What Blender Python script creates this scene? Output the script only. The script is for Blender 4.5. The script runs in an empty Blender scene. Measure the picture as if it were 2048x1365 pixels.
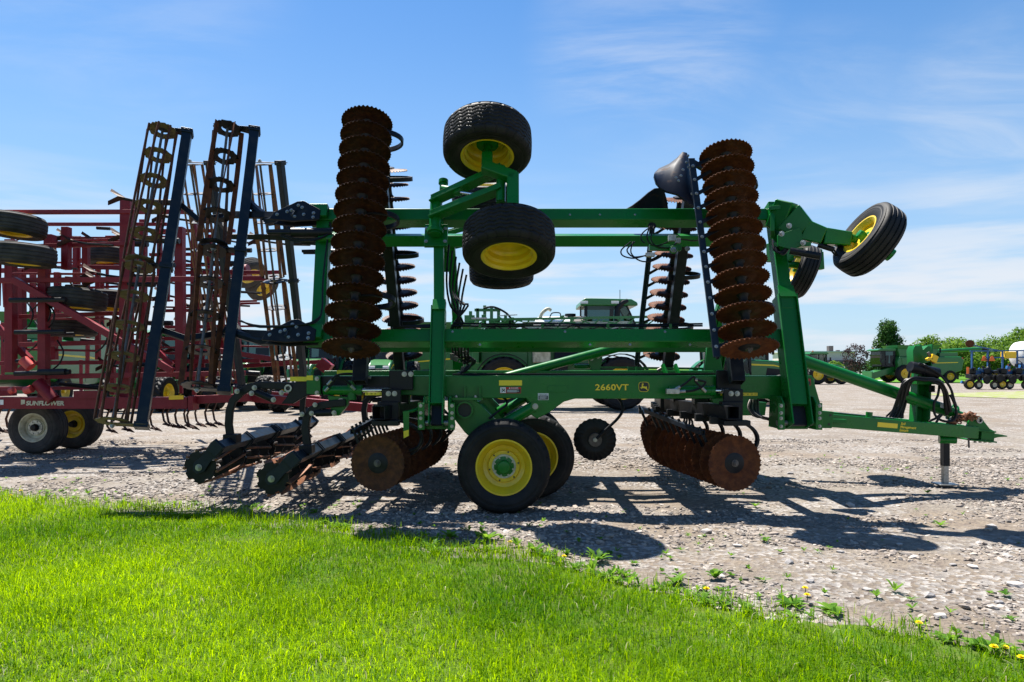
import bpy, bmesh, math, random
import numpy as np
from mathutils import Vector, Matrix, noise as mnoise

R = math.radians
scene = bpy.context.scene
col = scene.collection
rnd = random.Random(7)

# ------------------------------------------------------------------ camera
F_PX, EYE_H, HORIZON = 1365.0, 1.63, 735.0          # 24 mm lens, eye height, horizon row of a 2048 px frame
cam_d = bpy.data.cameras.new('camera'); cam = bpy.data.objects.new('camera', cam_d); col.objects.link(cam)
cam.location = (0, 0, EYE_H); cam.rotation_euler = (R(90), 0, 0)
cam_d.sensor_width = 36.0; cam_d.lens = 36.0 * F_PX / 2048
cam_d.shift_y = (HORIZON - 682.5) / 2048
cam_d.clip_start = 0.05; cam_d.clip_end = 3000
scene.camera = cam

# ------------------------------------------------------------------ sky and sun
SUN_DIR = Vector((-0.268, 0.40, 1.0)).normalized()   # towards the sun: behind the machine, to the left
SUN_EL = math.asin(SUN_DIR.z); SUN_AZ = math.atan2(SUN_DIR.x, SUN_DIR.y)
world = bpy.data.worlds.new('World'); scene.world = world; world.use_nodes = True
wn = world.node_tree; wn.nodes.clear()
def wnode(t, **kw):
    n = wn.nodes.new(t)
    for k, v in kw.items(): setattr(n, k, v)
    return n
sky = wnode('ShaderNodeTexSky', sky_type='NISHITA', sun_disc=False)
sky.sun_elevation = SUN_EL; sky.sun_rotation = SUN_AZ
sky.altitude = 200; sky.air_density = 1.0; sky.dust_density = 0.35; sky.ozone_density = 2.6
tc = wnode('ShaderNodeTexCoord')
sep = wnode('ShaderNodeSeparateXYZ'); wn.links.new(tc.outputs['Generated'], sep.inputs[0])
def wmath(op, a, b=None, clamp=False):
    n = wnode('ShaderNodeMath', operation=op, use_clamp=clamp)
    for i, v in enumerate((a, b)):
        if v is None: continue
        if isinstance(v, (int, float)): n.inputs[i].default_value = v
        else: wn.links.new(v, n.inputs[i])
    return n.outputs[0]
# thin high cloud on a flat layer: direction divided by its height
zc = wmath('ADD', wmath('MAXIMUM', sep.outputs[2], 0.0), 0.12)
u = wmath('DIVIDE', sep.outputs[0], zc); v = wmath('DIVIDE', sep.outputs[1], zc)
comb = wnode('ShaderNodeCombineXYZ'); wn.links.new(u, comb.inputs[0]); wn.links.new(v, comb.inputs[1])
mp = wnode('ShaderNodeMapping'); mp.inputs['Rotation'].default_value = (0, 0, R(-14)); mp.inputs['Scale'].default_value = (0.42, 1.0, 1.0)
mp.inputs['Location'].default_value = (3.1, 1.7, 0)
wn.links.new(comb.outputs[0], mp.inputs[0])
n1 = wnode('ShaderNodeTexNoise'); n1.inputs['Scale'].default_value = 0.75; n1.inputs['Detail'].default_value = 4; n1.inputs['Roughness'].default_value = 0.5
n2 = wnode('ShaderNodeTexNoise'); n2.inputs['Scale'].default_value = 2.6; n2.inputs['Detail'].default_value = 9; n2.inputs['Roughness'].default_value = 0.62; n2.inputs['Distortion'].default_value = 0.9
for n in (n1, n2): wn.links.new(mp.outputs[0], n.inputs['Vector'])
def wramp(x, lo, hi):
    n = wnode('ShaderNodeMapRange', interpolation_type='SMOOTHSTEP'); n.inputs[1].default_value = lo; n.inputs[2].default_value = hi
    wn.links.new(x, n.inputs[0]); return n.outputs[0]
patch = wramp(n1.outputs[0], 0.45, 0.66); wisp = wramp(n2.outputs[0], 0.42, 0.78)
# banks of cirrus: where the thin cloud gathers
def bank(d, lo, hi):
    n = wnode('ShaderNodeVectorMath', operation='DOT_PRODUCT'); wn.links.new(tc.outputs['Generated'], n.inputs[0]); n.inputs[1].default_value = Vector(d).normalized()
    return wramp(n.outputs['Value'], lo, hi)
banks = bank((0.20, 1.0, 0.47), 0.984, 0.999)
for d_, lo_, hi_, k_ in (((0.70, 1.0, 0.37), 0.990, 1.0, 1.0), ((-0.6, 1.0, 0.62), 0.97, 1.0, 0.5), ((0.45, 1.0, 0.36), 0.990, 1.0, 0.5), ((-0.9, -0.3, 0.6), 0.93, 1.0, 1.0), ((0.9, -0.5, 0.5), 0.93, 1.0, 1.0), ((0.1, -1.0, 0.7), 0.93, 1.0, 1.0)):
    banks = wmath('MAXIMUM', banks, wmath('MULTIPLY', bank(d_, lo_, hi_), k_))
cloud = wmath('ADD', wmath('MULTIPLY', wmath('MULTIPLY', patch, wisp), 0.18), wmath('MULTIPLY', banks, wramp(n2.outputs[0], 0.36, 0.74)))
# long flat streaks of cloud low over the land
lowband = wramp(sep.outputs[2], 0.30, 0.06)
mp2 = wnode('ShaderNodeMapping'); mp2.inputs['Scale'].default_value = (1.6, 1.6, 15.0); mp2.inputs['Location'].default_value = (0.35, 0.2, 0.5); mp2.inputs['Rotation'].default_value = (0, R(3), 0)
wn.links.new(tc.outputs['Generated'], mp2.inputs[0])
n3 = wnode('ShaderNodeTexNoise'); n3.inputs['Scale'].default_value = 1.7; n3.inputs['Detail'].default_value = 7; n3.inputs['Roughness'].default_value = 0.55
wn.links.new(mp2.outputs[0], n3.inputs['Vector'])
low = wmath('MULTIPLY', wramp(n3.outputs[0], 0.45, 0.66), lowband)
mask = wmath('ADD', wmath('MULTIPLY', cloud, 0.38), wmath('MULTIPLY', low, 1.0), clamp=True)
hs = wnode('ShaderNodeHueSaturation'); hs.inputs['Saturation'].default_value = 1.3; hs.inputs['Value'].default_value = 1.36
wn.links.new(sky.outputs[0], hs.inputs['Color'])
# pale air along the horizon, the same all round
hz = wnode('ShaderNodeMix', data_type='RGBA'); wn.links.new(wmath('MULTIPLY', wramp(sep.outputs[2], 0.58, -0.10), 0.84), hz.inputs[0]); wn.links.new(hs.outputs[0], hz.inputs[6])
hz.inputs[7].default_value = (3.9, 5.5, 7.3, 1)
mix = wnode('ShaderNodeMix', data_type='RGBA'); wn.links.new(mask, mix.inputs[0]); wn.links.new(hz.outputs[2], mix.inputs[6])
mix.inputs[7].default_value = (6.6, 7.0, 7.6, 1)
bg = wnode('ShaderNodeBackground'); bg.inputs['Strength'].default_value = 0.05; wn.links.new(mix.outputs[2], bg.inputs[0])
wo = wnode('ShaderNodeOutputWorld'); wn.links.new(bg.outputs[0], wo.inputs[0])

sun_d = bpy.data.lights.new('sun', 'SUN'); sun_d.energy = 5.0; sun_d.angle = R(0.53); sun_d.color = (1.0, 0.955, 0.88)
sun = bpy.data.objects.new('sun', sun_d); col.objects.link(sun)
sun.rotation_euler = (-SUN_DIR).to_track_quat('-Z', 'Y').to_euler()
sun.location = (-6, 14, 24)

vs = scene.view_settings
vs.view_transform = 'Standard'; vs.look = 'None'; vs.exposure = 1.3; vs.gamma = 1.0; vs.use_curve_mapping = False
scene.render.film_transparent = False
scene.cycles.max_bounces = 8; scene.cycles.transparent_max_bounces = 8
scene.cycles.caustics_reflective = False; scene.cycles.caustics_refractive = False
scene.cycles.use_denoising = True

# ------------------------------------------------------------------ materials
M = {}
def mat(name, base, rough=0.5, metal=0.0, vary=None, vscale=6.0, vlo=0.40, vhi=0.65, bump=0.0, bscale=60.0, coat=0.0, rvary=0.0, spec=0.5):
    """Principled material; `vary` is a second colour mixed in by noise."""
    m = bpy.data.materials.new(name); m.use_nodes = True; nt = m.node_tree
    b = nt.nodes['Principled BSDF']
    b.inputs['Base Color'].default_value = (*base, 1); b.inputs['Roughness'].default_value = rough; b.inputs['Metallic'].default_value = metal
    b.inputs['Specular IOR Level'].default_value = spec
    if coat: b.inputs['Coat Weight'].default_value = coat; b.inputs['Coat Roughness'].default_value = 0.1
    t = nt.nodes.new('ShaderNodeTexCoord')
    if vary:
        n = nt.nodes.new('ShaderNodeTexNoise'); n.inputs['Scale'].default_value = vscale; n.inputs['Detail'].default_value = 8; n.inputs['Roughness'].default_value = 0.62
        nt.links.new(t.outputs['Object'], n.inputs['Vector'])
        r = nt.nodes.new('ShaderNodeMapRange'); r.inputs[1].default_value = vlo; r.inputs[2].default_value = vhi
        nt.links.new(n.outputs[0], r.inputs[0])
        x = nt.nodes.new('ShaderNodeMix'); x.data_type = 'RGBA'; x.inputs[6].default_value = (*base, 1); x.inputs[7].default_value = (*vary, 1)
        nt.links.new(r.outputs[0], x.inputs[0]); nt.links.new(x.outputs[2], b.inputs['Base Color'])
        if rvary:
            q = nt.nodes.new('ShaderNodeMapRange'); q.inputs[3].default_value = rough; q.inputs[4].default_value = rough + rvary
            nt.links.new(r.outputs[0], q.inputs[0]); nt.links.new(q.outputs[0], b.inputs['Roughness'])
    if bump:
        n = nt.nodes.new('ShaderNodeTexNoise'); n.inputs['Scale'].default_value = bscale; n.inputs['Detail'].default_value = 6
        nt.links.new(t.outputs['Object'], n.inputs['Vector'])
        bp = nt.nodes.new('ShaderNodeBump'); bp.inputs['Strength'].default_value = bump; bp.inputs['Distance'].default_value = 0.01
        nt.links.new(n.outputs[0], bp.inputs['Height']); nt.links.new(bp.outputs[0], b.inputs['Normal'])
    M[name] = m
    return m
mat('green', (0.002, 0.138, 0.015), 0.26, vary=(0.008, 0.112, 0.022), vscale=2.2, vlo=0.42, vhi=0.72, rvary=0.22, spec=0.32)
mat('green_far', (0.008, 0.135, 0.022), 0.33, vary=(0.02, 0.14, 0.03), vscale=1.2, coat=0.2)
mat('yellow', (0.72, 0.50, 0.012), 0.34, vary=(0.60, 0.42, 0.02), vscale=7, coat=0.2)
mat('decal_yellow', (0.80, 0.60, 0.02), 0.45)
mat('black', (0.007, 0.008, 0.011), 0.36, vary=(0.018, 0.018, 0.020), vscale=9, vlo=0.45, vhi=0.72, rvary=0.2, spec=0.22)
mat('blue_black', (0.008, 0.015, 0.026), 0.34, vary=(0.022, 0.026, 0.032), vscale=8, vlo=0.45, vhi=0.75, rvary=0.2, spec=0.22)
mat('hose', (0.010, 0.010, 0.011), 0.38, spec=0.22)
mat('rubber', (0.0075, 0.0075, 0.008), 0.6, vary=(0.020, 0.0185, 0.017), vscale=5, vlo=0.42, vhi=0.75, bump=0.15, bscale=45, spec=0.22)
mat('rubber_old', (0.024, 0.024, 0.024), 0.72, vary=(0.065, 0.06, 0.055), vscale=4, vlo=0.35, vhi=0.7, bump=0.2, bscale=30, spec=0.22)
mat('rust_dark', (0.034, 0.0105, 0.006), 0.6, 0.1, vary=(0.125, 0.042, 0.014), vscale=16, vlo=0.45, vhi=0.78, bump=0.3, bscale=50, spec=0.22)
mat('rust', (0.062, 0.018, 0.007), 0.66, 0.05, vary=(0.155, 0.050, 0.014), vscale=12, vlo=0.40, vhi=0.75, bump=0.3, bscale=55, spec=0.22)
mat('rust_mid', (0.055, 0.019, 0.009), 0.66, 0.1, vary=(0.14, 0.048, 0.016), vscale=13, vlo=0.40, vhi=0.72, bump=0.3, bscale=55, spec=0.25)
mat('rust_bar', (0.27, 0.105, 0.045), 0.65, 0.1, vary=(0.10, 0.045, 0.026), vscale=9, bump=0.3, bscale=40)
mat('worn_steel', (0.13, 0.12, 0.115), 0.5, 0.4, vary=(0.08, 0.06, 0.05), vscale=10)
mat('mud', (0.15, 0.11, 0.06), 0.85, vary=(0.05, 0.035, 0.025), vscale=12, bump=0.4, bscale=30)
mat('zinc', (0.42, 0.42, 0.40), 0.38, 0.7, vary=(0.25, 0.24, 0.22), vscale=30)
mat('chrome', (0.78, 0.79, 0.80), 0.12, 1.0)
mat('red', (0.165, 0.004, 0.013), 0.42, vary=(0.22, 0.02, 0.028), vscale=5, rvary=0.2, spec=0.3)
mat('red_light', (0.55, 0.06, 0.05), 0.5)
mat('white', (0.72, 0.73, 0.72), 0.45)
mat('cream', (0.60, 0.57, 0.42), 0.55, vary=(0.36, 0.33, 0.22), vscale=8)
mat('decal_red', (0.45, 0.012, 0.012), 0.5)
mat('decal_black', (0.012, 0.012, 0.012), 0.5)
mat('orange', (0.85, 0.16, 0.02), 0.45)
mat('plastic_yellow', (0.85, 0.52, 0.01), 0.4)
mat('navy', (0.004, 0.008, 0.018), 0.45, vary=(0.05, 0.025, 0.018), vscale=5, vlo=0.60, vhi=0.72, rvary=0.3, spec=0.12)
mat('blue', (0.012, 0.085, 0.24), 0.4, vary=(0.02, 0.10, 0.26), vscale=3)
def pane(name, tint, refl):
    m = bpy.data.materials.new(name); m.use_nodes = True; nt = m.node_tree; nt.nodes.clear()
    t = nt.nodes.new('ShaderNodeBsdfTransparent'); t.inputs[0].default_value = (*tint, 1); g = nt.nodes.new('ShaderNodeBsdfGlossy'); g.inputs['Roughness'].default_value = 0.03
    fr = nt.nodes.new('ShaderNodeFresnel'); fr.inputs[0].default_value = 1.45
    x = nt.nodes.new('ShaderNodeMixShader'); nt.links.new(fr.outputs[0], x.inputs[0]); nt.links.new(t.outputs[0], x.inputs[1]); nt.links.new(g.outputs[0], x.inputs[2])
    o = nt.nodes.new('ShaderNodeOutputMaterial'); nt.links.new(x.outputs[0], o.inputs[0]); M[name] = m
pane('glass', (0.20, 0.29, 0.29), 0.1)
mat('siding', (0.80, 0.66, 0.62), 0.7, vary=(0.74, 0.60, 0.56), vscale=2)
mat('fascia', (0.045, 0.05, 0.055), 0.6)
mat('stone_wall', (0.30, 0.24, 0.19), 0.9, vary=(0.13, 0.10, 0.08), vscale=3, bump=0.6, bscale=4)
mat('roof_trim', (0.55, 0.55, 0.54), 0.6)
mat('bark', (0.075, 0.055, 0.042), 0.9, vary=(0.035, 0.027, 0.02), vscale=5, bump=0.5, bscale=12)
def leafy(name, c1, c2, transl=0.45, attr=True):
    """Leaf or blade: diffuse and translucent, colour spread by the `tint` value of each leaf."""
    m = bpy.data.materials.new(name); m.use_nodes = True; nt = m.node_tree; nt.nodes.clear()
    a = nt.nodes.new('ShaderNodeAttribute'); a.attribute_name = 'tint'
    x = nt.nodes.new('ShaderNodeMix'); x.data_type = 'RGBA'; x.inputs[6].default_value = (*c1, 1); x.inputs[7].default_value = (*c2, 1)
    nt.links.new(a.outputs['Fac'], x.inputs[0])
    d = nt.nodes.new('ShaderNodeBsdfPrincipled'); d.inputs['Roughness'].default_value = 0.45; d.inputs['Specular IOR Level'].default_value = 0.07
    nt.links.new(x.outputs[2], d.inputs['Base Color'])
    t = nt.nodes.new('ShaderNodeBsdfTranslucent')
    hsv = nt.nodes.new('ShaderNodeHueSaturation'); hsv.inputs['Hue'].default_value = 0.485; hsv.inputs['Value'].default_value = 1.25; hsv.inputs['Saturation'].default_value = 1.05
    nt.links.new(x.outputs[2], hsv.inputs['Color']); nt.links.new(hsv.outputs[0], t.inputs[0])
    mx = nt.nodes.new('ShaderNodeMixShader'); mx.inputs[0].default_value = transl
    nt.links.new(d.outputs[0], mx.inputs[1]); nt.links.new(t.outputs[0], mx.inputs[2])
    o = nt.nodes.new('ShaderNodeOutputMaterial'); nt.links.new(mx.outputs[0], o.inputs[0])
    M[name] = m
leafy('grass', (0.034, 0.140, 0.002), (0.33, 0.52, 0.004), 0.58)
leafy('weed', (0.06, 0.17, 0.018), (0.20, 0.36, 0.045), 0.5)
leafy('leaf_dark', (0.022, 0.065, 0.016), (0.06, 0.13, 0.03), 0.3)
leafy('leaf_light', (0.06, 0.135, 0.018), (0.17, 0.28, 0.045), 0.45)
leafy('leaf_purple', (0.035, 0.018, 0.022), (0.085, 0.045, 0.04), 0.3)
leafy('straw', (0.42, 0.36, 0.20), (0.62, 0.56, 0.38), 0.3)
leafy('petal', (0.80, 0.55, 0.004), (0.85, 0.66, 0.01), 0.1)
leafy('seed_head', (0.6, 0.6, 0.58), (0.75, 0.75, 0.72), 0.4)

# ------------------------------------------------------------------ geometry helpers
V = Vector
def P(px, py, Y):
    """A place Y metres in front of the eye, on the sight line of a row and column of the 2048 px frame."""
    return V(((px - 1024.0) * Y / F_PX, Y, EYE_H - (py - HORIZON) * Y / F_PX))
def frame_from(d, up=(0, 0, 1)):
    d = V(d).normalized(); up = V(up)
    if abs(d.dot(up)) > 0.98: up = V((0, 1, 0)) if abs(d.y) < 0.9 else V((1, 0, 0))
    s = d.cross(up).normalized(); t = s.cross(d).normalized()
    return s, t, d
def flowing(pts, k=4):
    """Smooth curve through the points."""
    out = []
    for i in range(len(pts) - 1):
        a, b, c, d = pts[max(i - 1, 0)], pts[i], pts[i + 1], pts[min(i + 2, len(pts) - 1)]
        for j in range(k):
            t = j / k; out.append(0.5 * ((2 * b) + (c - a) * t + (2 * a - 5 * b + 4 * c - d) * t * t + (3 * b - a - 3 * c + d) * t ** 3))
    return out + [pts[-1]]
class MB:
    """Collects shapes; build() links them as one mesh object."""
    def __init__(self): self.v = []; self.f = []
    def add(self, vs, fs):
        o = len(self.v); self.v += [tuple(p) for p in vs]; self.f += [tuple(i + o for i in f) for f in fs]; return self
    def prism(self, ring0, ring1, cap=True):
        n = len(ring0); vs = list(ring0) + list(ring1)
        fs = [(i, (i + 1) % n, n + (i + 1) % n, n + i) for i in range(n)]
        if cap: fs += [tuple(range(n))[::-1], tuple(range(n, 2 * n))]
        return self.add(vs, fs)
    def box(self, c, size, rot=None):
        c = V(c); x, y, z = (a / 2 for a in size); m = rot or Matrix.Identity(3)
        r0 = [c + m @ V(p) for p in ((-x, -y, -z), (x, -y, -z), (x, y, -z), (-x, y, -z))]
        r1 = [c + m @ V(p) for p in ((-x, -y, z), (x, -y, z), (x, y, z), (-x, y, z))]
        return self.prism(r0, r1)
    def bar(self, p0, p1, w, h, up=(0, 0, 1), w1=None, h1=None):
        p0, p1 = V(p0), V(p1); s, t, d = frame_from(p1 - p0, up)
        def ring(p, w, h): return [p + s * a * w / 2 + t * b * h / 2 for a, b in ((-1, -1), (1, -1), (1, 1), (-1, 1))]
        return self.prism(ring(p0, w, h), ring(p1, w1 or w, h1 or h))
    def rtube(self, p0, p1, w, h, th=0.008, up=(0, 0, 1), deep=0.25):
        """Square tube open at p0."""
        p0, p1 = V(p0), V(p1); s, t, d = frame_from(p1 - p0, up)
        def ring(p, w, h): return [p + s * a * w / 2 + t * b * h / 2 for a, b in ((-1, -1), (1, -1), (1, 1), (-1, 1))]
        o0, o1 = ring(p0, w, h), ring(p1, w, h); i0, i1 = ring(p0, w - 2 * th, h - 2 * th), ring(p0 + d * deep, w - 2 * th, h - 2 * th)
        fs = []
        for i in range(4):
            j = (i + 1) % 4
            fs += [(i, j, 4 + j, 4 + i), (i, 8 + i, 8 + j, j), (8 + i, 12 + i, 12 + j, 8 + j)]
        fs += [(4, 5, 6, 7), (12, 13, 14, 15)]
        return self.add(o0 + o1 + i0 + i1, fs)
    def tube(self, pts, r, n=8, cap=True):
        pts = [V(p) for p in pts]
        if 4 <= len(pts) <= 11 and not isinstance(r, (list, tuple)): pts = flowing(pts)
        rs = r if isinstance(r, (list, tuple)) else [r] * len(pts)
        rings = []; s = None
        for i, p in enumerate(pts):
            d = (pts[min(i + 1, len(pts) - 1)] - pts[max(i - 1, 0)])
            if d.length < 1e-9: d = V((0, 0, 1))
            d.normalize()
            if s is None: s, t, _ = frame_from(d)
            else:
                s = (s - d * s.dot(d));
                if s.length < 1e-6: s, t, _ = frame_from(d)
                s.normalize()
            t = d.cross(s)
            rings.append([p + (s * math.cos(a) + t * math.sin(a)) * rs[i] for a in (2 * math.pi * k / n for k in range(n))])
        vs = [q for rg in rings for q in rg]; fs = []
        for i in range(len(rings) - 1):
            for k in range(n):
                j = (k + 1) % n; fs.append((i * n + k, i * n + j, (i + 1) * n + j, (i + 1) * n + k))
        if cap: fs += [tuple(range(n))[::-1], tuple(range((len(rings) - 1) * n, len(rings) * n))]
        return self.add(vs, fs)
    def cyl(self, p0, p1, r, n=16, r1=None): return self.tube([p0, p1], [r, r if r1 is None else r1], n)
    def lathe(self, prof, o=(0, 0, 0), axis=(0, 0, 1), n=32, closed=False):
        o = V(o); s, t, d = frame_from(axis)
        vs = []; fs = []; m = len(prof)
        for k in range(n):
            a = 2 * math.pi * k / n; e = s * math.cos(a) + t * math.sin(a)
            vs += [o + e * r + d * h for r, h in prof]
        for k in range(n):
            k2 = (k + 1) % n
            for i in range(m if closed else m - 1):
                i2 = (i + 1) % m; fs.append((k * m + i, k2 * m + i, k2 * m + i2, k * m + i2))
        return self.add(vs, fs)
    def plate(self, pts, th):
        pts = [V(p) for p in pts]; th = V(th)
        return self.prism(pts, [p + th for p in pts])
    def ribbon(self, pts, w, th, side):
        """Flat bar bent along pts; `side` is the direction of its width."""
        pts = [V(p) for p in pts]; side = V(side).normalized(); rings = []
        for i, p in enumerate(pts):
            d = (pts[min(i + 1, len(pts) - 1)] - pts[max(i - 1, 0)]).normalized(); nn = d.cross(side).normalized()
            rings.append([p + side * a * w / 2 + nn * b * th / 2 for a, b in ((-1, -1), (1, -1), (1, 1), (-1, 1))])
        vs = [q for r in rings for q in r]; fs = [(3, 2, 1, 0), tuple(range(len(vs) - 4, len(vs)))]
        for i in range(len(rings) - 1):
            for k in range(4):
                j = (k + 1) % 4; fs.append((i * 4 + k, i * 4 + j, i * 4 + 4 + j, i * 4 + 4 + k))
        return self.add(vs, fs)
    def mesh(self, name, material, angle=38):
        me = bpy.data.meshes.new(name); me.from_pydata(self.v, [], self.f); me.materials.append(M[material] if isinstance(material, str) else material)
        bm = bmesh.new(); bm.from_mesh(me); bmesh.ops.recalc_face_normals(bm, faces=bm.faces); bm.to_mesh(me); bm.free()
        me.shade_smooth(); me.set_sharp_from_angle(angle=R(angle)); me.update()
        return me
    def build(self, name, material, parent=None, bevel=0.0, angle=38, matrix=None):
        o = bpy.data.objects.new(name, self.mesh(name, material, angle)); col.objects.link(o)
        if matrix is not None: o.matrix_basis = matrix
        if parent is not None: attach(o, parent)
        if bevel:
            b = o.modifiers.new('bevel', 'BEVEL'); b.width = bevel; b.segments = 2; b.limit_method = 'ANGLE'; b.angle_limit = R(50); b.harden_normals = True
        return o
def wm(o):
    m = o.matrix_basis.copy()
    return m if o.parent is None else wm(o.parent) @ o.matrix_parent_inverse @ m
def attach(o, parent):
    o.parent = parent; o.matrix_parent_inverse = wm(parent).inverted()
def empty(name, loc, parent=None, matrix=None):
    o = bpy.data.objects.new(name, None); col.objects.link(o); o.empty_display_size = 0.2
    if matrix is not None: o.matrix_basis = matrix
    else: o.location = loc
    if parent is not None: attach(o, parent)
    return o
def tag(o, label=None, cat=None, group=None, kind=None):
    if label: o['label'] = label
    if cat: o['category'] = cat
    if group: o['group'] = group
    if kind: o['kind'] = kind
    return o
def inst(name, mesh, parent, matrix):
    o = bpy.data.objects.new(name, mesh); col.objects.link(o); o.matrix_basis = matrix
    if parent is not None: attach(o, parent)
    return o
def copy_tree(o, parent=None, offset=None):
    c = o.copy(); col.objects.link(c)
    if parent is not None: c.parent = parent; c.matrix_parent_inverse = o.matrix_parent_inverse.copy()
    for ch in [x for x in o.children]: copy_tree(ch, c)
    return c
def axis_matrix(loc, axis, roll=0.0, up=(0, 0, 1), scale=1.0):
    s, t, d = frame_from(axis, up)
    m = Matrix((s, t, d)).transposed().to_4x4() @ Matrix.Rotation(roll, 4, 'Z') @ Matrix.Diagonal((scale, scale, scale, 1))
    m.translation = V(loc); return m
def text(body, size, material, origin, xdir, ydir, parent, name='lettering', bold=0.0, stretch=1.0, align='LEFT', shear=0.0, space=1.0):
    c = bpy.data.curves.new('lettering', 'FONT'); c.body = body; c.size = size; c.align_x = align; c.offset = bold; c.extrude = 0.0006
    c.space_character = space; c.shear = shear; c.resolution_u = 4
    tmp = bpy.data.objects.new('tmp', c); me = bpy.data.meshes.new_from_object(tmp); bpy.data.objects.remove(tmp); bpy.data.curves.remove(c)
    me.name = name; me.materials.clear(); me.materials.append(M[material])
    x = V(xdir).normalized(); y = V(ydir).normalized(); z = x.cross(y)
    m = Matrix((x * stretch, y, z)).transposed().to_4x4(); m.translation = V(origin)
    return inst(name, me, parent, m)
_bolts = {}
def bolt(p, axis, r, parent, material='zinc', name='bolt'):
    if material not in _bolts:
        b = MB(); b.lathe([(0.0, 0.0), (1.25, 0.0), (1.25, 0.25), (0.0, 0.25)], n=14)
        ring0 = [V((math.cos(a) * 0.95, math.sin(a) * 0.95, 0.22)) for a in (k * math.pi / 3 for k in range(6))]
        b.prism(ring0, [V((q.x * 0.92, q.y * 0.92, 0.95)) for q in ring0]); b.cyl((0, 0, 0.9), (0, 0, 1.35), 0.5, 10)
        _bolts[material] = b.mesh('bolt', material)
    return inst(name, _bolts[material], parent, axis_matrix(p, axis, rnd.random(), scale=r))

# ------------------------------------------------------------------ ground
nr = np.random.default_rng(11)
class VNoise:
    def __init__(self, seed, n=64): self.g = np.random.default_rng(seed).random((n, n)); self.n = n
    def __call__(self, x, y, s):
        x = np.asarray(x) / s + 1000.0; y = np.asarray(y) / s + 1000.0
        i = np.floor(x).astype(int); j = np.floor(y).astype(int); fx = x - i; fy = y - j
        fx = fx * fx * (3 - 2 * fx); fy = fy * fy * (3 - 2 * fy); n = self.n; g = self.g
        a = g[i % n, j % n]; b = g[(i + 1) % n, j % n]; c = g[i % n, (j + 1) % n]; d = g[(i + 1) % n, (j + 1) % n]
        return (a * (1 - fx) + b * fx) * (1 - fy) + (c * (1 - fx) + d * fx) * fy
vn = VNoise(3); vn2 = VNoise(5)
EDGE = [(-14, 10.6), (-9, 9.6), (-6.5, 8.65), (-5.1, 8.0), (-3.4, 7.62), (-1.73, 6.98), (-0.69, 6.24), (0.24, 5.72), (0.9, 5.05), (1.65, 4.55), (2.22, 4.32), (2.67, 4.02), (3.0, 3.78), (4.2, 3.3), (6, 2.2), (9, 0.5), (14, -3)]
def lawn_edge(x):
    x = np.asarray(x, float)
    e = np.interp(x, [a for a, b in EDGE], [b for a, b in EDGE])
    return e + (vn(x, x * 0 + 3.3, 0.62) - 0.5) * 0.36 + (vn2(x, x * 0 + 1.1, 0.17) - 0.5) * 0.20
def ground_z(x, y):
    x = np.asarray(x, float); y = np.asarray(y, float)
    near = np.clip((45 - y) / 25, 0, 1)
    z = (vn(x, y, 2.3) - 0.5) * 0.05 + (vn2(x, y, 0.8) - 0.5) * 0.03
    return z * near - 0.004
def grid_mesh(name, xs, ys, zf, material):
    X, Y = np.meshgrid(xs, ys); Z = zf(X, Y); nx, ny = len(xs), len(ys)
    co = np.stack([X, Y, Z], -1).reshape(-1, 3)
    i = np.arange(nx - 1)[None, :] + np.arange(ny - 1)[:, None] * nx
    q = np.stack([i, i + 1, i + nx + 1, i + nx], -1).reshape(-1, 4)
    me = bpy.data.meshes.new(name); me.from_pydata(co.tolist(), [], q.tolist()); me.materials.append(material); me.shade_smooth()
    o = bpy.data.objects.new(name, me); col.objects.link(o); return o

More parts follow.
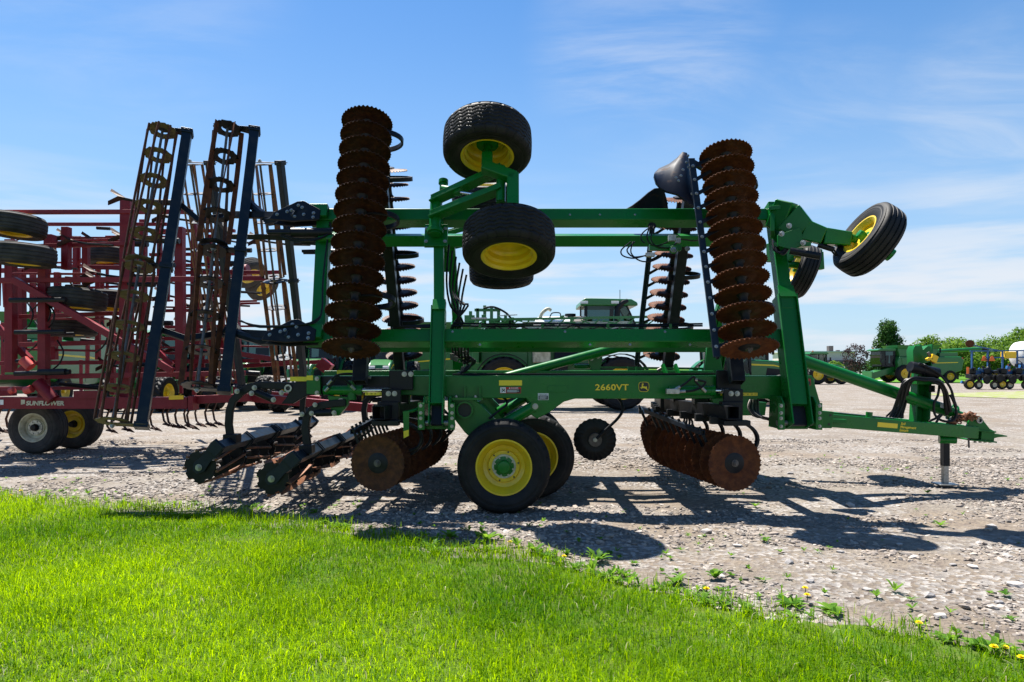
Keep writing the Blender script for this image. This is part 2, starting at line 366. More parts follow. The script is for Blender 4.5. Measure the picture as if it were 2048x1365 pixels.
def gravel_material():
    m = bpy.data.materials.new('gravel'); m.use_nodes = True; nt = m.node_tree; b = nt.nodes['Principled BSDF']; b.inputs['Roughness'].default_value = 0.92
    b.inputs['Specular IOR Level'].default_value = 0.2
    g = nt.nodes.new('ShaderNodeNewGeometry')
    def noise(scale, det=6, rough=0.6):
        n = nt.nodes.new('ShaderNodeTexNoise'); n.inputs['Scale'].default_value = scale; n.inputs['Detail'].default_value = det; n.inputs['Roughness'].default_value = rough
        nt.links.new(g.outputs['Position'], n.inputs['Vector']); return n.outputs[0]
    def rng(x, lo, hi, a=0.0, c=1.0):
        n = nt.nodes.new('ShaderNodeMapRange'); n.inputs[1].default_value = lo; n.inputs[2].default_value = hi; n.inputs[3].default_value = a; n.inputs[4].default_value = c
        nt.links.new(x, n.inputs[0]); return n.outputs[0]
    def mixc(f, a, c):
        n = nt.nodes.new('ShaderNodeMix'); n.data_type = 'RGBA'; nt.links.new(f, n.inputs[0])
        for k, q in ((6, a), (7, c)):
            if isinstance(q, tuple): n.inputs[k].default_value = (*q, 1)
            else: nt.links.new(q, n.inputs[k])
        return n.outputs[2]
    # dirt in broad patches, then the wheel-worn tracks that run along the yard, then single chips of stone
    base = mixc(rng(noise(0.35, 5), 0.38, 0.62), (0.172, 0.140, 0.108), (0.225, 0.200, 0.168))
    mp = nt.nodes.new('ShaderNodeMapping'); mp.inputs['Scale'].default_value = (0.12, 1.1, 1); nt.links.new(g.outputs['Position'], mp.inputs[0])
    nz = nt.nodes.new('ShaderNodeTexNoise'); nz.inputs['Scale'].default_value = 1.0; nz.inputs['Detail'].default_value = 5; nt.links.new(mp.outputs[0], nz.inputs['Vector'])
    base = mixc(rng(nz.outputs[0], 0.46, 0.62), base, (0.208, 0.168, 0.128))
    base = mixc(rng(noise(9, 6), 0.45, 0.7), base, (0.125, 0.10, 0.085))
    vo = nt.nodes.new('ShaderNodeTexVoronoi'); vo.inputs['Scale'].default_value = 26; nt.links.new(g.outputs['Position'], vo.inputs['Vector'])
    sp = nt.nodes.new('ShaderNodeSeparateColor'); nt.links.new(vo.outputs['Color'], sp.inputs[0])
    chips = mixc(sp.outputs[0], (0.13, 0.118, 0.11), (0.40, 0.375, 0.35))
    amount = nt.nodes.new('ShaderNodeMath'); amount.operation = 'MULTIPLY'
    nt.links.new(rng(noise(0.9, 4), 0.40, 0.58), amount.inputs[0]); nt.links.new(rng(sp.outputs[1], 0.35, 0.5, 0, 0.85), amount.inputs[1])
    c = mixc(amount.outputs[0], base, chips)
    nt.links.new(c, b.inputs['Base Color'])
    bp = nt.nodes.new('ShaderNodeBump'); bp.inputs['Strength'].default_value = 0.9; bp.inputs['Distance'].default_value = 0.02
    hh = nt.nodes.new('ShaderNodeMath'); hh.operation = 'ADD'; nt.links.new(noise(34, 6, 0.7), hh.inputs[0]); nt.links.new(vo.outputs['Distance'], hh.inputs[1])
    nt.links.new(hh.outputs[0], bp.inputs['Height']); nt.links.new(bp.outputs[0], b.inputs['Normal'])
    M['gravel'] = m; return m
gravel_material()
def axis_steps(lo, a, b, hi, fine, grow=1.35):
    inner = list(np.arange(a, b + 1e-6, fine)); left = []; s = fine; x = a
    while x > lo: s *= grow; x -= s; left.append(max(x, lo))
    right = []; s = fine; x = b
    while x < hi: s *= grow; x += s; right.append(min(x, hi))
    return np.array(sorted(set(left)) + inner + sorted(set(right)))
yard = grid_mesh('gravel_yard', axis_steps(-1200, -9, 9, 1200, 0.12), axis_steps(-60, 1.5, 16, 1600, 0.12), ground_z, M['gravel'])
tag(yard, 'pale stony gravel yard under the parked machines', kind='structure')

# lawn soil: a sheet that ends along the ragged edge
mat('soil', (0.045, 0.10, 0.008), 0.95, vary=(0.085, 0.11, 0.022), vscale=4, bump=0.5, bscale=20, spec=0.15)
lx = np.arange(-14, 9.01, 0.06); rows = 60
mb = MB(); E = lawn_edge(lx)
for k in range(rows):
    f = (k / (rows - 1)) ** 0.8
    for x, e in zip(lx, E):
        y = -6 + (e + 6) * f
        mb.v.append((x, y, float(ground_z(x, y)) * 0.6 + 0.014 - 0.02 * max(0, f * 30 - 29)))
n = len(lx)
for k in range(rows - 1):
    for i in range(n - 1): mb.f.append((k * n + i, k * n + i + 1, (k + 1) * n + i + 1, (k + 1) * n + i))
lawn = mb.build('lawn', 'soil', angle=180); tag(lawn, 'bright green mown lawn in the foreground', kind='structure')

def strip_mesh(name, verts, faces, tint, material, parent=None, flat=False):
    me = bpy.data.meshes.new(name)
    me.vertices.add(len(verts)); me.vertices.foreach_set('co', verts.astype(np.float32).ravel())
    loops = faces.shape[0] * faces.shape[1]
    me.loops.add(loops); me.loops.foreach_set('vertex_index', faces.astype(np.int32).ravel())
    me.polygons.add(faces.shape[0]); me.polygons.foreach_set('loop_start', np.arange(0, loops, faces.shape[1], dtype=np.int32))
    if tint is not None:
        at = me.attributes.new('tint', 'FLOAT', 'POINT'); at.data.foreach_set('value', tint.astype(np.float32))
    me.materials.append(M[material]); me.update(calc_edges=True); me.validate()
    if flat: me.shade_flat()
    o = bpy.data.objects.new(name, me); col.objects.link(o)
    if parent is not None: attach(o, parent)
    return o
def blades(base, length, width, lean, az, tint):
    """Three-triangle tapering blades, bent over towards az."""
    n = len(base); d = np.stack([np.cos(az), np.sin(az), 0 * az], -1); s = np.stack([-np.sin(az), np.cos(az), 0 * az], -1)
    tw = nr.uniform(-0.9, 0.9, n); s = s * np.cos(tw)[:, None] + d * np.sin(tw)[:, None]
    up = np.array([0, 0, 1.0]); L = length[:, None]; W = width[:, None]; le = lean[:, None]
    p1 = base + up * L * 0.55 * (1 - le * 0.15) + d * L * 0.20 * le
    p2 = base + up * L * (1.0 - le * 0.42) + d * L * 0.72 * le
    vs = np.stack([base - s * W / 2, base + s * W / 2, p1 - s * W * 0.42, p1 + s * W * 0.42, p2], 1)
    o = (np.arange(n) * 5)[:, None]
    fs = np.concatenate([o + [0, 1, 3], o + [0, 3, 2], o + [2, 3, 4]], 0)
    return vs.reshape(-1, 3), fs, np.repeat(tint, 5)
def lawn_points(n, xr, yr, pad=0.0):
    x = nr.uniform(xr[0], xr[1], n); y = nr.uniform(yr[0], yr[1], n)
    k = y < lawn_edge(x) - pad
    # only what lies in view, with a broad margin
    k &= (np.abs(x) < y * 0.75 + 2.2)
    return x[k], y[k]
gx, gy = lawn_points(560000, (-8.6, 6.0), (2.6, 9.4))
dens = np.clip(1.25 - (gy - 3.0) * 0.07, 0.7, 1.2); thin = vn(gx, gy, 0.33)
k = (nr.random(len(gx)) < dens * (0.70 + 0.5 * thin))
e = lawn_edge(gx) - gy; k &= ~((e < 0.55) & (nr.random(len(gx)) > 0.06 + e * 1.6 + 0.9 * (vn2(gx, gy, 0.14) - 0.45)))
gx, gy, e = gx[k], gy[k], e[k]; n = len(gx)
clump = vn(gx, gy, 0.5) * 0.6 + vn2(gx, gy, 0.17) * 0.4; broad = vn2(gx, gy, 1.6)
ln = (0.034 + 0.115 * clump ** 1.3) * nr.uniform(0.5, 1.6, n) * (0.85 + 0.3 * broad); ln[e < 0.25] *= nr.uniform(0.7, 1.7, (e < 0.25).sum())
tall = nr.random(n) < 0.006; ln[tall] *= nr.uniform(1.5, 2.1, tall.sum())
base = np.stack([gx, gy, ground_z(gx, gy) * 0.6 + 0.008], -1)
patchy = vn(gx + 9, gy, 0.75) * 0.55 + broad * 0.45
tint = np.clip(0.02 + 0.95 * patchy * nr.uniform(0.4, 1.35, n) + nr.normal(0, 0.15, n), 0, 1)
gv, gf, gt = blades(base, ln, np.where(nr.random(n) < 0.07, nr.uniform(0.006, 0.009, n), nr.uniform(0.0024, 0.0052, n)), np.clip(nr.normal(0.92, 0.42, n), 0.05, 1.55), nr.uniform(0, 2 * np.pi, n), tint)
grass = strip_mesh('grass', gv, gf, gt, 'grass'); tag(grass, 'short bright green grass blades of the foreground lawn', 'grass', kind='stuff')
# dry stalks lying in the lawn
x, y = lawn_points(3200, (-8, 5.5), (2.8, 9)); n = len(x)
gv, gf, gt = blades(np.stack([x, y, 0 * x + 0.035], -1), nr.uniform(0.04, 0.09, n), nr.uniform(0.003, 0.005, n), nr.uniform(0.3, 1.2, n), nr.uniform(0, 6.28, n), nr.random(n))
dry = strip_mesh('dry_grass', gv, gf, gt, 'straw'); tag(dry, 'pale dry blades scattered through the green lawn', 'dry grass', kind='stuff')

# ------------------------------------------------------------------ loose stones
def rock_template(seed, sub=1):
    bm = bmesh.new(); bmesh.ops.create_icosphere(bm, subdivisions=sub, radius=1.0); r = random.Random(seed)
    for v in bm.verts:
        v.co *= 0.72 + 0.5 * r.random()
    for _ in range(3):   # knock flat faces off it
        nrm = V((r.uniform(-1, 1), r.uniform(-1, 1), r.uniform(-1, 1))).normalized(); lim = r.uniform(0.5, 0.8)
        for v in bm.verts:
            d = v.co.dot(nrm)
            if d > lim: v.co -= nrm * (d - lim)
    bm.verts.ensure_lookup_table(); vs = np.array([v.co[:] for v in bm.verts]); fs = np.array([[q.index for q in f.verts] for f in bm.faces]); bm.free()
    return vs, fs
mat_st = mat('stone', (0.34, 0.315, 0.29), 0.9, spec=0.25)
nt = mat_st.node_tree; a = nt.nodes.new('ShaderNodeAttribute'); a.attribute_name = 'tint'
cr = nt.nodes.new('ShaderNodeValToRGB'); cr.color_ramp.elements[0].color = (0.10, 0.092, 0.088, 1); cr.color_ramp.elements[1].color = (0.46, 0.415, 0.37, 1)
el = cr.color_ramp.elements.new(0.45); el.color = (0.215, 0.185, 0.162, 1); el = cr.color_ramp.elements.new(0.7); el.color = (0.315, 0.265, 0.22, 1)
nt.links.new(a.outputs['Fac'], cr.inputs[0]); nt.links.new(cr.outputs[0], nt.nodes['Principled BSDF'].inputs['Base Color'])
TEMPL = [rock_template(s) for s in range(6)]
def scatter_stones(name, x, y, size, label):
    vs_all, fs_all, t_all = [], [], []; off = 0; z = ground_z(x, y)
    which = nr.integers(0, len(TEMPL), len(x))
    for w, (tv, tf) in enumerate(TEMPL):
        k = which == w; n = int(k.sum())
        if not n: continue
        s = size[k]; sc = np.stack([s * nr.uniform(0.7, 1.5, n), s * nr.uniform(0.55, 1.1, n), s * nr.uniform(0.22, 0.62, n)], -1)
        a = nr.uniform(0, 2 * np.pi, n); ca, sa = np.cos(a), np.sin(a); tl = nr.normal(0, 0.22, n); ct, st = np.cos(tl), np.sin(tl)
        p = tv[None] * sc[:, None, :]
        p = np.stack([p[..., 0] * ct[:, None] - p[..., 2] * st[:, None], p[..., 1], p[..., 0] * st[:, None] + p[..., 2] * ct[:, None]], -1)
        p = np.stack([p[..., 0] * ca[:, None] - p[..., 1] * sa[:, None], p[..., 0] * sa[:, None] + p[..., 1] * ca[:, None], p[..., 2]], -1)
        p += np.stack([x[k], y[k], z[k] + sc[:, 2] * 0.35], -1)[:, None, :]
        vs_all.append(p.reshape(-1, 3)); m = len(tv)
        fs_all.append((tf[None] + (np.arange(n) * m)[:, None, None] + off).reshape(-1, 3)); t_all.append(np.repeat(np.clip(nr.beta(2.2, 2.2, n), 0, 1), m)); off += n * m
    o = strip_mesh(name, np.concatenate(vs_all), np.concatenate(fs_all), np.concatenate(t_all), 'stone', flat=True)
    tag(o, label, 'gravel', kind='stuff'); return o
def stone_points(n, xr, yr, margin=1.08):
    x = nr.uniform(*xr, n); y = yr[0] + (yr[1] - yr[0]) * nr.random(n) ** 1.5
    k = (y > lawn_edge(x) - 0.06) & (np.abs(x) < y * 0.75 * margin + 1.0)
    x, y = x[k], y[k]
    band = vn(x * 0.35, y * 1.6, 0.8) * 0.6 + vn2(x, y, 0.55) * 0.4
    k = nr.random(len(x)) < np.clip((band - 0.41) * 5.5 + 0.55 * np.exp(-(y - lawn_edge(x)) / 1.1) * (x > -0.3), 0.035, 1.0)
    return x[k], y[k]
x, y = stone_points(112000, (-10, 10), (3.2, 15.5))
scatter_stones('loose_gravel', x, y, 0.006 + 0.019 * nr.random(len(x)) ** 2.2 + 0.0009 * y, 'loose grey and tan gravel strewn over the yard')
x, y = stone_points(5200, (-9, 9), (3.4, 13.5))
scatter_stones('coarse_gravel', x, y, 0.024 + 0.030 * nr.random(len(x)) ** 2, 'larger broken stones lying among the gravel')
# the stones that stand out one by one
ROCKS = [(1580, 1125, .07), (1445, 1150, .05), (1412, 1062, .10), (1680, 1100, .05), (1985, 1052, .10), (1700, 1008, .09), (1860, 1190, .06), (1880, 1228, .07),
         (1830, 1110, .06), (1997, 1205, .05), (2015, 1110, .06), (1945, 1130, .06), (1750, 1055, .07), (1540, 1235, .05), (1475, 1090, .06), (1190, 1048, .06),
         (1960, 1085, .06), (2030, 1170, .08), (1620, 1160, .05), (1735, 1175, .05), (1480, 1040, .05), (1580, 948, .08), (210, 942, .10), (260, 930, .07), (330, 965, .05), (105, 960, .06), (1800, 1085, .05), (1905, 1125, .05)]
mats_rock = [mat('rock_pale', (0.42, 0.39, 0.36), 0.9, vary=(0.30, 0.27, 0.25), vscale=14, bump=0.5, bscale=40, spec=0.2), mat('rock_grey', (0.24, 0.23, 0.23), 0.9, vary=(0.33, 0.31, 0.29), vscale=10, bump=0.5, bscale=40, spec=0.2)]
for i, (px, py, s) in enumerate(ROCKS):
    Yg = F_PX * EYE_H / (py - HORIZON); p = P(px, py, Yg); r = random.Random(i * 7 + 1)
    tv, tf = rock_template(40 + i, 1); s *= 0.8; b = MB(); b.add([(a[0] * s * 1.1, a[1] * s * 0.8, a[2] * s * 0.48) for a in tv], tf.tolist())
    m = Matrix.Rotation(r.uniform(0, 6.28), 4, 'Z'); m.translation = V((p.x, p.y, float(ground_z(p.x, p.y)) + s * 0.16))
    b.build('stone', 'rock_pale' if i % 3 else 'rock_grey', yard, angle=12, matrix=m)

# ------------------------------------------------------------------ far grass
mat('far_turf', (0.055, 0.15, 0.012), 0.95, vary=(0.10, 0.21, 0.02), vscale=0.5, spec=0.1)
mat('thin_turf', (0.20, 0.24, 0.06), 0.95, vary=(0.27, 0.245, 0.20), vscale=1.6, vlo=0.47, vhi=0.56, spec=0.1)
def sheet(name, pts, material, label, z=0.01):
    b = MB(); b.add([(x, y, z) for x, y in pts], [tuple(range(len(pts)))]); o = b.build(name, material); tag(o, label, kind='structure'); return o
sheet('grass_verge', [(18, 84), (40, 72), (56, 66), (90, 60), (400, 60), (400, 420), (60, 420), (34, 120)], 'far_turf', 'green mown grass around the far trees')
sheet('grass_patch', [(25.0, 41.5), (24.2, 38.5), (26.5, 35.2), (29, 33.5), (40, 33), (60, 37), (60, 44), (34, 46)], 'thin_turf', 'thin yellowish grass patch on the gravel by the planter', 0.012)
sheet('concrete_strip', [(30, 92), (46, 82), (47.5, 86), (31, 97)], 'roof_trim', 'pale concrete strip in front of the far combine', 0.016)
sheet('far_field', [(-700, 190), (20, 190), (34, 430), (400, 430), (1100, 430), (1100, 1500), (-1100, 1500), (-700, 300)], 'far_turf', 'green field beyond the yard', 0.014)

# ------------------------------------------------------------------ wheels and discs shared by several machines
def tyre_mesh(name, Ro, Wd, Ri, tread='zigzag', nth=200, nv=46, material='rubber'):
    prof = []   # (radius, height, on_tread -1..1 or None)
    h = Wd / 2
    side = [(Ri, -h * 0.78), (Ri + 0.02, -h * 0.86), (Ri + (Ro - Ri) * 0.35, -h * 0.99), (Ri + (Ro - Ri) * 0.44, -h * 1.0), (Ri + (Ro - Ri) * 0.46, -h * 1.02), (Ri + (Ro - Ri) * 0.52, -h * 1.02), (Ri + (Ro - Ri) * 0.54, -h * 1.002), (Ri + (Ro - Ri) * 0.64, -h * 1.0), (Ri + (Ro - Ri) * 0.66, -h * 1.015), (Ri + (Ro - Ri) * 0.70, -h * 1.01), (Ri + (Ro - Ri) * 0.80, -h * 0.965)]
    for r, z in side: prof.append((r, z, None))
    for i in range(nv):
        u = -1 + 2 * i / (nv - 1); a = abs(u)
        r = Ro - (Ro - Ri) * 0.17 * max(0.0, (a - 0.72) / 0.28) ** 2.0 - 0.012 * a * a
        prof.append((r, u * h * (0.93 - 0.0 * a), u))
    for r, z in reversed(side): prof.append((r, -z, None))
    m = len(prof); vs = []; fs = []
    for k in range(nth):
        th = 2 * math.pi * k / nth; c, s = math.cos(th), math.sin(th)
        for (r, z, u) in prof:
            d = 0.0
            if u is not None:
                if tread == 'zigzag':
                    tri = abs(((th * 26 / (2 * math.pi)) % 1.0) * 2 - 1) * 2 - 1
                    for q, uc in enumerate((-0.60, -0.36, -0.12, 0.12, 0.36, 0.60)):
                        if abs(u - uc - 0.055 * tri) < 0.034: d = 0.011
                    if abs(u) > 0.74:
                        f = (th * 26 / (2 * math.pi) + (0.25 if u > 0 else 0.75)) % 1.0
                        if f < 0.16: d = 0.012
                elif tread == 'rib':
                    for uc in (-0.62, -0.22, 0.22, 0.62):
                        if abs(u - uc) < 0.06: d = 0.012
                elif tread == 'lug':
                    f = (th * 22 / (2 * math.pi) + abs(u) * 1.1 + (0.5 if u > 0 else 0.0)) % 1.0
                    d = 0.0 if f < 0.42 else Ro * 0.055
            vs.append(((r - d) * c, (r - d) * s, z))
    for k in range(nth):
        k2 = (k + 1) % nth
        for i in range(m - 1): fs.append((k * m + i, k2 * m + i, k2 * m + i + 1, k * m + i + 1))
    b = MB(); b.v = vs; b.f = fs; me = b.mesh(name, material, angle=30); return me
def rim_mesh(name, Ri, Wd, plate=0.45, material='yellow', n=48):
    """Barrel and centre plate; the plate sits towards +z."""
    h = Wd / 2; p = h * plate
    prof = [(Ri + 0.012, h * 0.80), (Ri + 0.014, h * 0.86), (Ri - 0.004, h * 0.86), (Ri - 0.022, h * 0.74), (Ri - 0.045, h * 0.60), (Ri - 0.055, p + 0.035), (Ri * 0.78, p + 0.012), (Ri * 0.60, p - 0.012), (Ri * 0.58, p + 0.012), (0.02, p + 0.014), (0.02, p - 0.01),
            (Ri * 0.62, p - 0.025), (Ri * 0.66, p - 0.05), (Ri - 0.085, p - 0.03), (Ri - 0.078, -h * 0.05), (Ri - 0.052, -h * 0.16), (Ri - 0.056, -h * 0.45), (Ri - 0.026, -h * 0.55), (Ri - 0.028, -h * 0.74), (Ri - 0.004, -h * 0.86), (Ri + 0.014, -h * 0.86), (Ri + 0.012, -h * 0.78)]
    return MB().lathe(prof, n=n).mesh(name, material, angle=40)
def hub_mesh(name, r, z0, z1, material='green'):
    return MB().lathe([(0.0, z0), (r * 1.5, z0), (r * 1.5, z0 + 0.015), (r, z0 + 0.02), (r, z1 - 0.012), (r * 0.85, z1), (r * 0.5, z1 + 0.004), (0.0, z1 + 0.004)], n=24).mesh(name, material)
TY_FLOAT = tyre_mesh('tyre', 0.525, 0.43, 0.300)
RIM_FLOAT = rim_mesh('rim', 0.300, 0.43, 0.30)
HUB_FLOAT = hub_mesh('hub', 0.075, 0.08, 0.175)
RING = MB().lathe([(0.072, 0.075), (0.135, 0.075), (0.135, 0.090), (0.072, 0.090)], n=32, closed=True).mesh('hub_plate', 'zinc')
def wheel(parent, c, axis, tyre, rim, hub, ring=None, nb=8, rb=0.105, zb=0.09, roll=0.3, name='wheel', holes=None):
    m = axis_matrix(c, axis, roll); w = empty(name, None, parent, m)
    inst('tyre', tyre, w, m); inst('rim', rim, w, m)
    if hub: inst('hub', hub, w, m)
    if ring:
        inst('hub_plate', ring, w, m)
        for k in range(nb):
            a = 2 * math.pi * k / nb; p = m @ V((rb * math.cos(a), rb * math.sin(a), zb)); bolt(p, axis, 0.0125, w, name='wheel_nut')
    if holes:
        r, z, k, q = holes
        b = MB()
        for i in range(k):
            a = 2 * math.pi * (i + 0.5) / k; b.lathe([(0.0, z), (q, z), (q, z + 0.003), (0.0, z + 0.003)], (r * math.cos(a), r * math.sin(a), 0), n=10)
        o = inst('rim_hole_shade', b.mesh('rim_hole_shade', 'decal_black'), w, m)  # black discs laid on the plate for the shade in its holes
    return w
def disc_mesh(name, R0, material, waves=38, concave=-0.03):
    """Fluted blade: flat centre, then a wavy band that grows towards a scalloped edge; two faces."""
    n = waves * 4; radii = [0.03, 0.085, 0.125, 0.155, 0.19, 0.225, 0.262, R0]; vs = []; fs = []
    for side in (0, 1):
        for r in radii:
            for k in range(n):
                th = 2 * math.pi * k / n; g = max(0.0, (r - 0.155) / (R0 - 0.155))
                rr = r * (1 + (0.017 * math.cos(waves * th) if r == R0 else 0)); sw = th + 0.25 * g
                z = concave * (r / R0) ** 2 + 0.0110 * g * math.sin(waves * sw) - (0.012 if r < 0.13 else 0.0)
                vs.append((rr * math.cos(th), rr * math.sin(th), z + (0.0035 if side else -0.0035)))
    m = len(radii)
    for side in (0, 1):
        o = side * m * n
        for i in range(m - 1):
            for k in range(n):
                j = (k + 1) % n; fs.append((o + i * n + k, o + i * n + j, o + (i + 1) * n + j, o + (i + 1) * n + k))
    a = (m - 1) * n; bb = 2 * m * n - n
    for k in range(n): fs.append((a + k, a + (k + 1) % n, bb + (k + 1) % n, bb + k))
    b = MB(); b.v = vs; b.f = fs; return b.mesh(name, material, angle=50)
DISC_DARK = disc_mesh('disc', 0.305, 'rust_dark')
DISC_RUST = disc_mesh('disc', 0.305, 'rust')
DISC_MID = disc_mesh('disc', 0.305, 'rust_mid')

# ================================================================== the green tillage implement
YC = 9.4
imp = empty('tillage_implement', (0.0, YC, 0.0))
tag(imp, 'large green folded vertical tillage implement with rusty fluted discs and yellow rims', 'farm implement')
S_, C_ = 0.342, 0.94
class Wing:
    """Folded wing frame: x along the machine, t up along the wing, n out towards what was the ground."""
    def __init__(self, side): self.k = side
    def __call__(self, x, t, n):
        y = 7.96 + S_ * t - C_ * n; z = 1.62 + C_ * t + S_ * n
        return V((x, y if self.k > 0 else 2 * YC - y, z))
    def t_at(self, py, n):
        k = (HORIZON - py) / F_PX
        if self.k > 0: return (k * (7.96 - C_ * n) + EYE_H - 1.62 - S_ * n) / (C_ - S_ * k)
        return (k * (2 * YC - 7.96 + C_ * n) + EYE_H - 1.62 - S_ * n) / (C_ + S_ * k)
    def px(self, px, py, n):
        t = self.t_at(py, n); p = self(0, t, n); return V(((px - 1024) * p.y / F_PX, p.y, p.z))
    @property
    def s(self): return V((0, S_ * self.k, C_))
    @property
    def n(self): return V((0, -C_ * self.k, S_))
NW, FW = Wing(1), Wing(-1)
XA = V((1, 0, 0))

def disc_gang(p0, p1, count, disc, beam_off, shank_at, side, bulge=1.0, parent=imp, last_big=False, beam_ext=(0.15, 0.15)):
    """Axle with discs from p0 to p1; `side` points from the axle to the beam, shanks bulge along x."""
    p0, p1 = V(p0), V(p1); d = (p1 - p0); L = d.length; d = d / L; g = MB()
    g.cyl(p0 - d * 0.05, p1 + d * 0.05, 0.024, 10)
    for i in range(count):
        c = p0.lerp(p1, i / (count - 1))
        if i < count - 1:
            q = p0.lerp(p1, (i + 1) / (count - 1))
            g.lathe([(0.075, 0.012), (0.05, 0.045), (0.045, L / (count - 1) * 0.5), (0.05, L / (count - 1) - 0.04), (0.075, L / (count - 1) - 0.01)], c, d, 16)
    for e, s in ((p0, -1), (p1, 1)):
        g.lathe([(0.0, 0.004), (0.115, 0.004), (0.115, 0.022), (0.085, 0.032), (0.0, 0.034)], e, d * s, 24)
    gang = g.build('disc_gang', 'black', parent)
    for i in range(count):
        c = p0.lerp(p1, i / (count - 1)); inst('disc', disc, gang, axis_matrix(c, d, rnd.random() * 6.28))
    for e, s in ((p0, -1), (p1, 1)): bolt(e + d * s * 0.034, d * s, 0.032, gang, 'worn_steel', name='axle_nut')
    side = V(side).normalized(); b0 = p0 + side * beam_off; b1 = p1 + side * beam_off
    MB().rtube(b0 - d * beam_ext[0], b1 + d * beam_ext[1], 0.15, 0.15, 0.012, up=side).build('gang_beam', 'black', gang, bevel=0.008)
    for i in shank_at:
        c = p0 + d * (L * i / (count - 1)) ; cb = c + side * (beam_off - 0.11)
        pts = []
        for k in range(15):
            a = math.pi * (-0.5 + k / 14.0); rr = (beam_off - 0.13) / 2
            pts.append(c + side * (rr + rr * math.sin(a) * -1 + 0.02) + XA * bulge * (0.10 + 0.30 * math.cos(a)))
        pts = [cb + XA * bulge * -0.10] + [cb + XA * bulge * 0.0] + pts + [c + XA * bulge * 0.0 + side * 0.03]
        MB().ribbon(pts, 0.065, 0.028, d).build('shank', 'black', gang, bevel=0.004, angle=60)
        k = MB(); k.box(cb - XA * bulge * 0.02 + side * 0.01, (0.24, 0.09, 0.09)); k.build('shank_clamp', 'black', gang, bevel=0.006)
    return gang

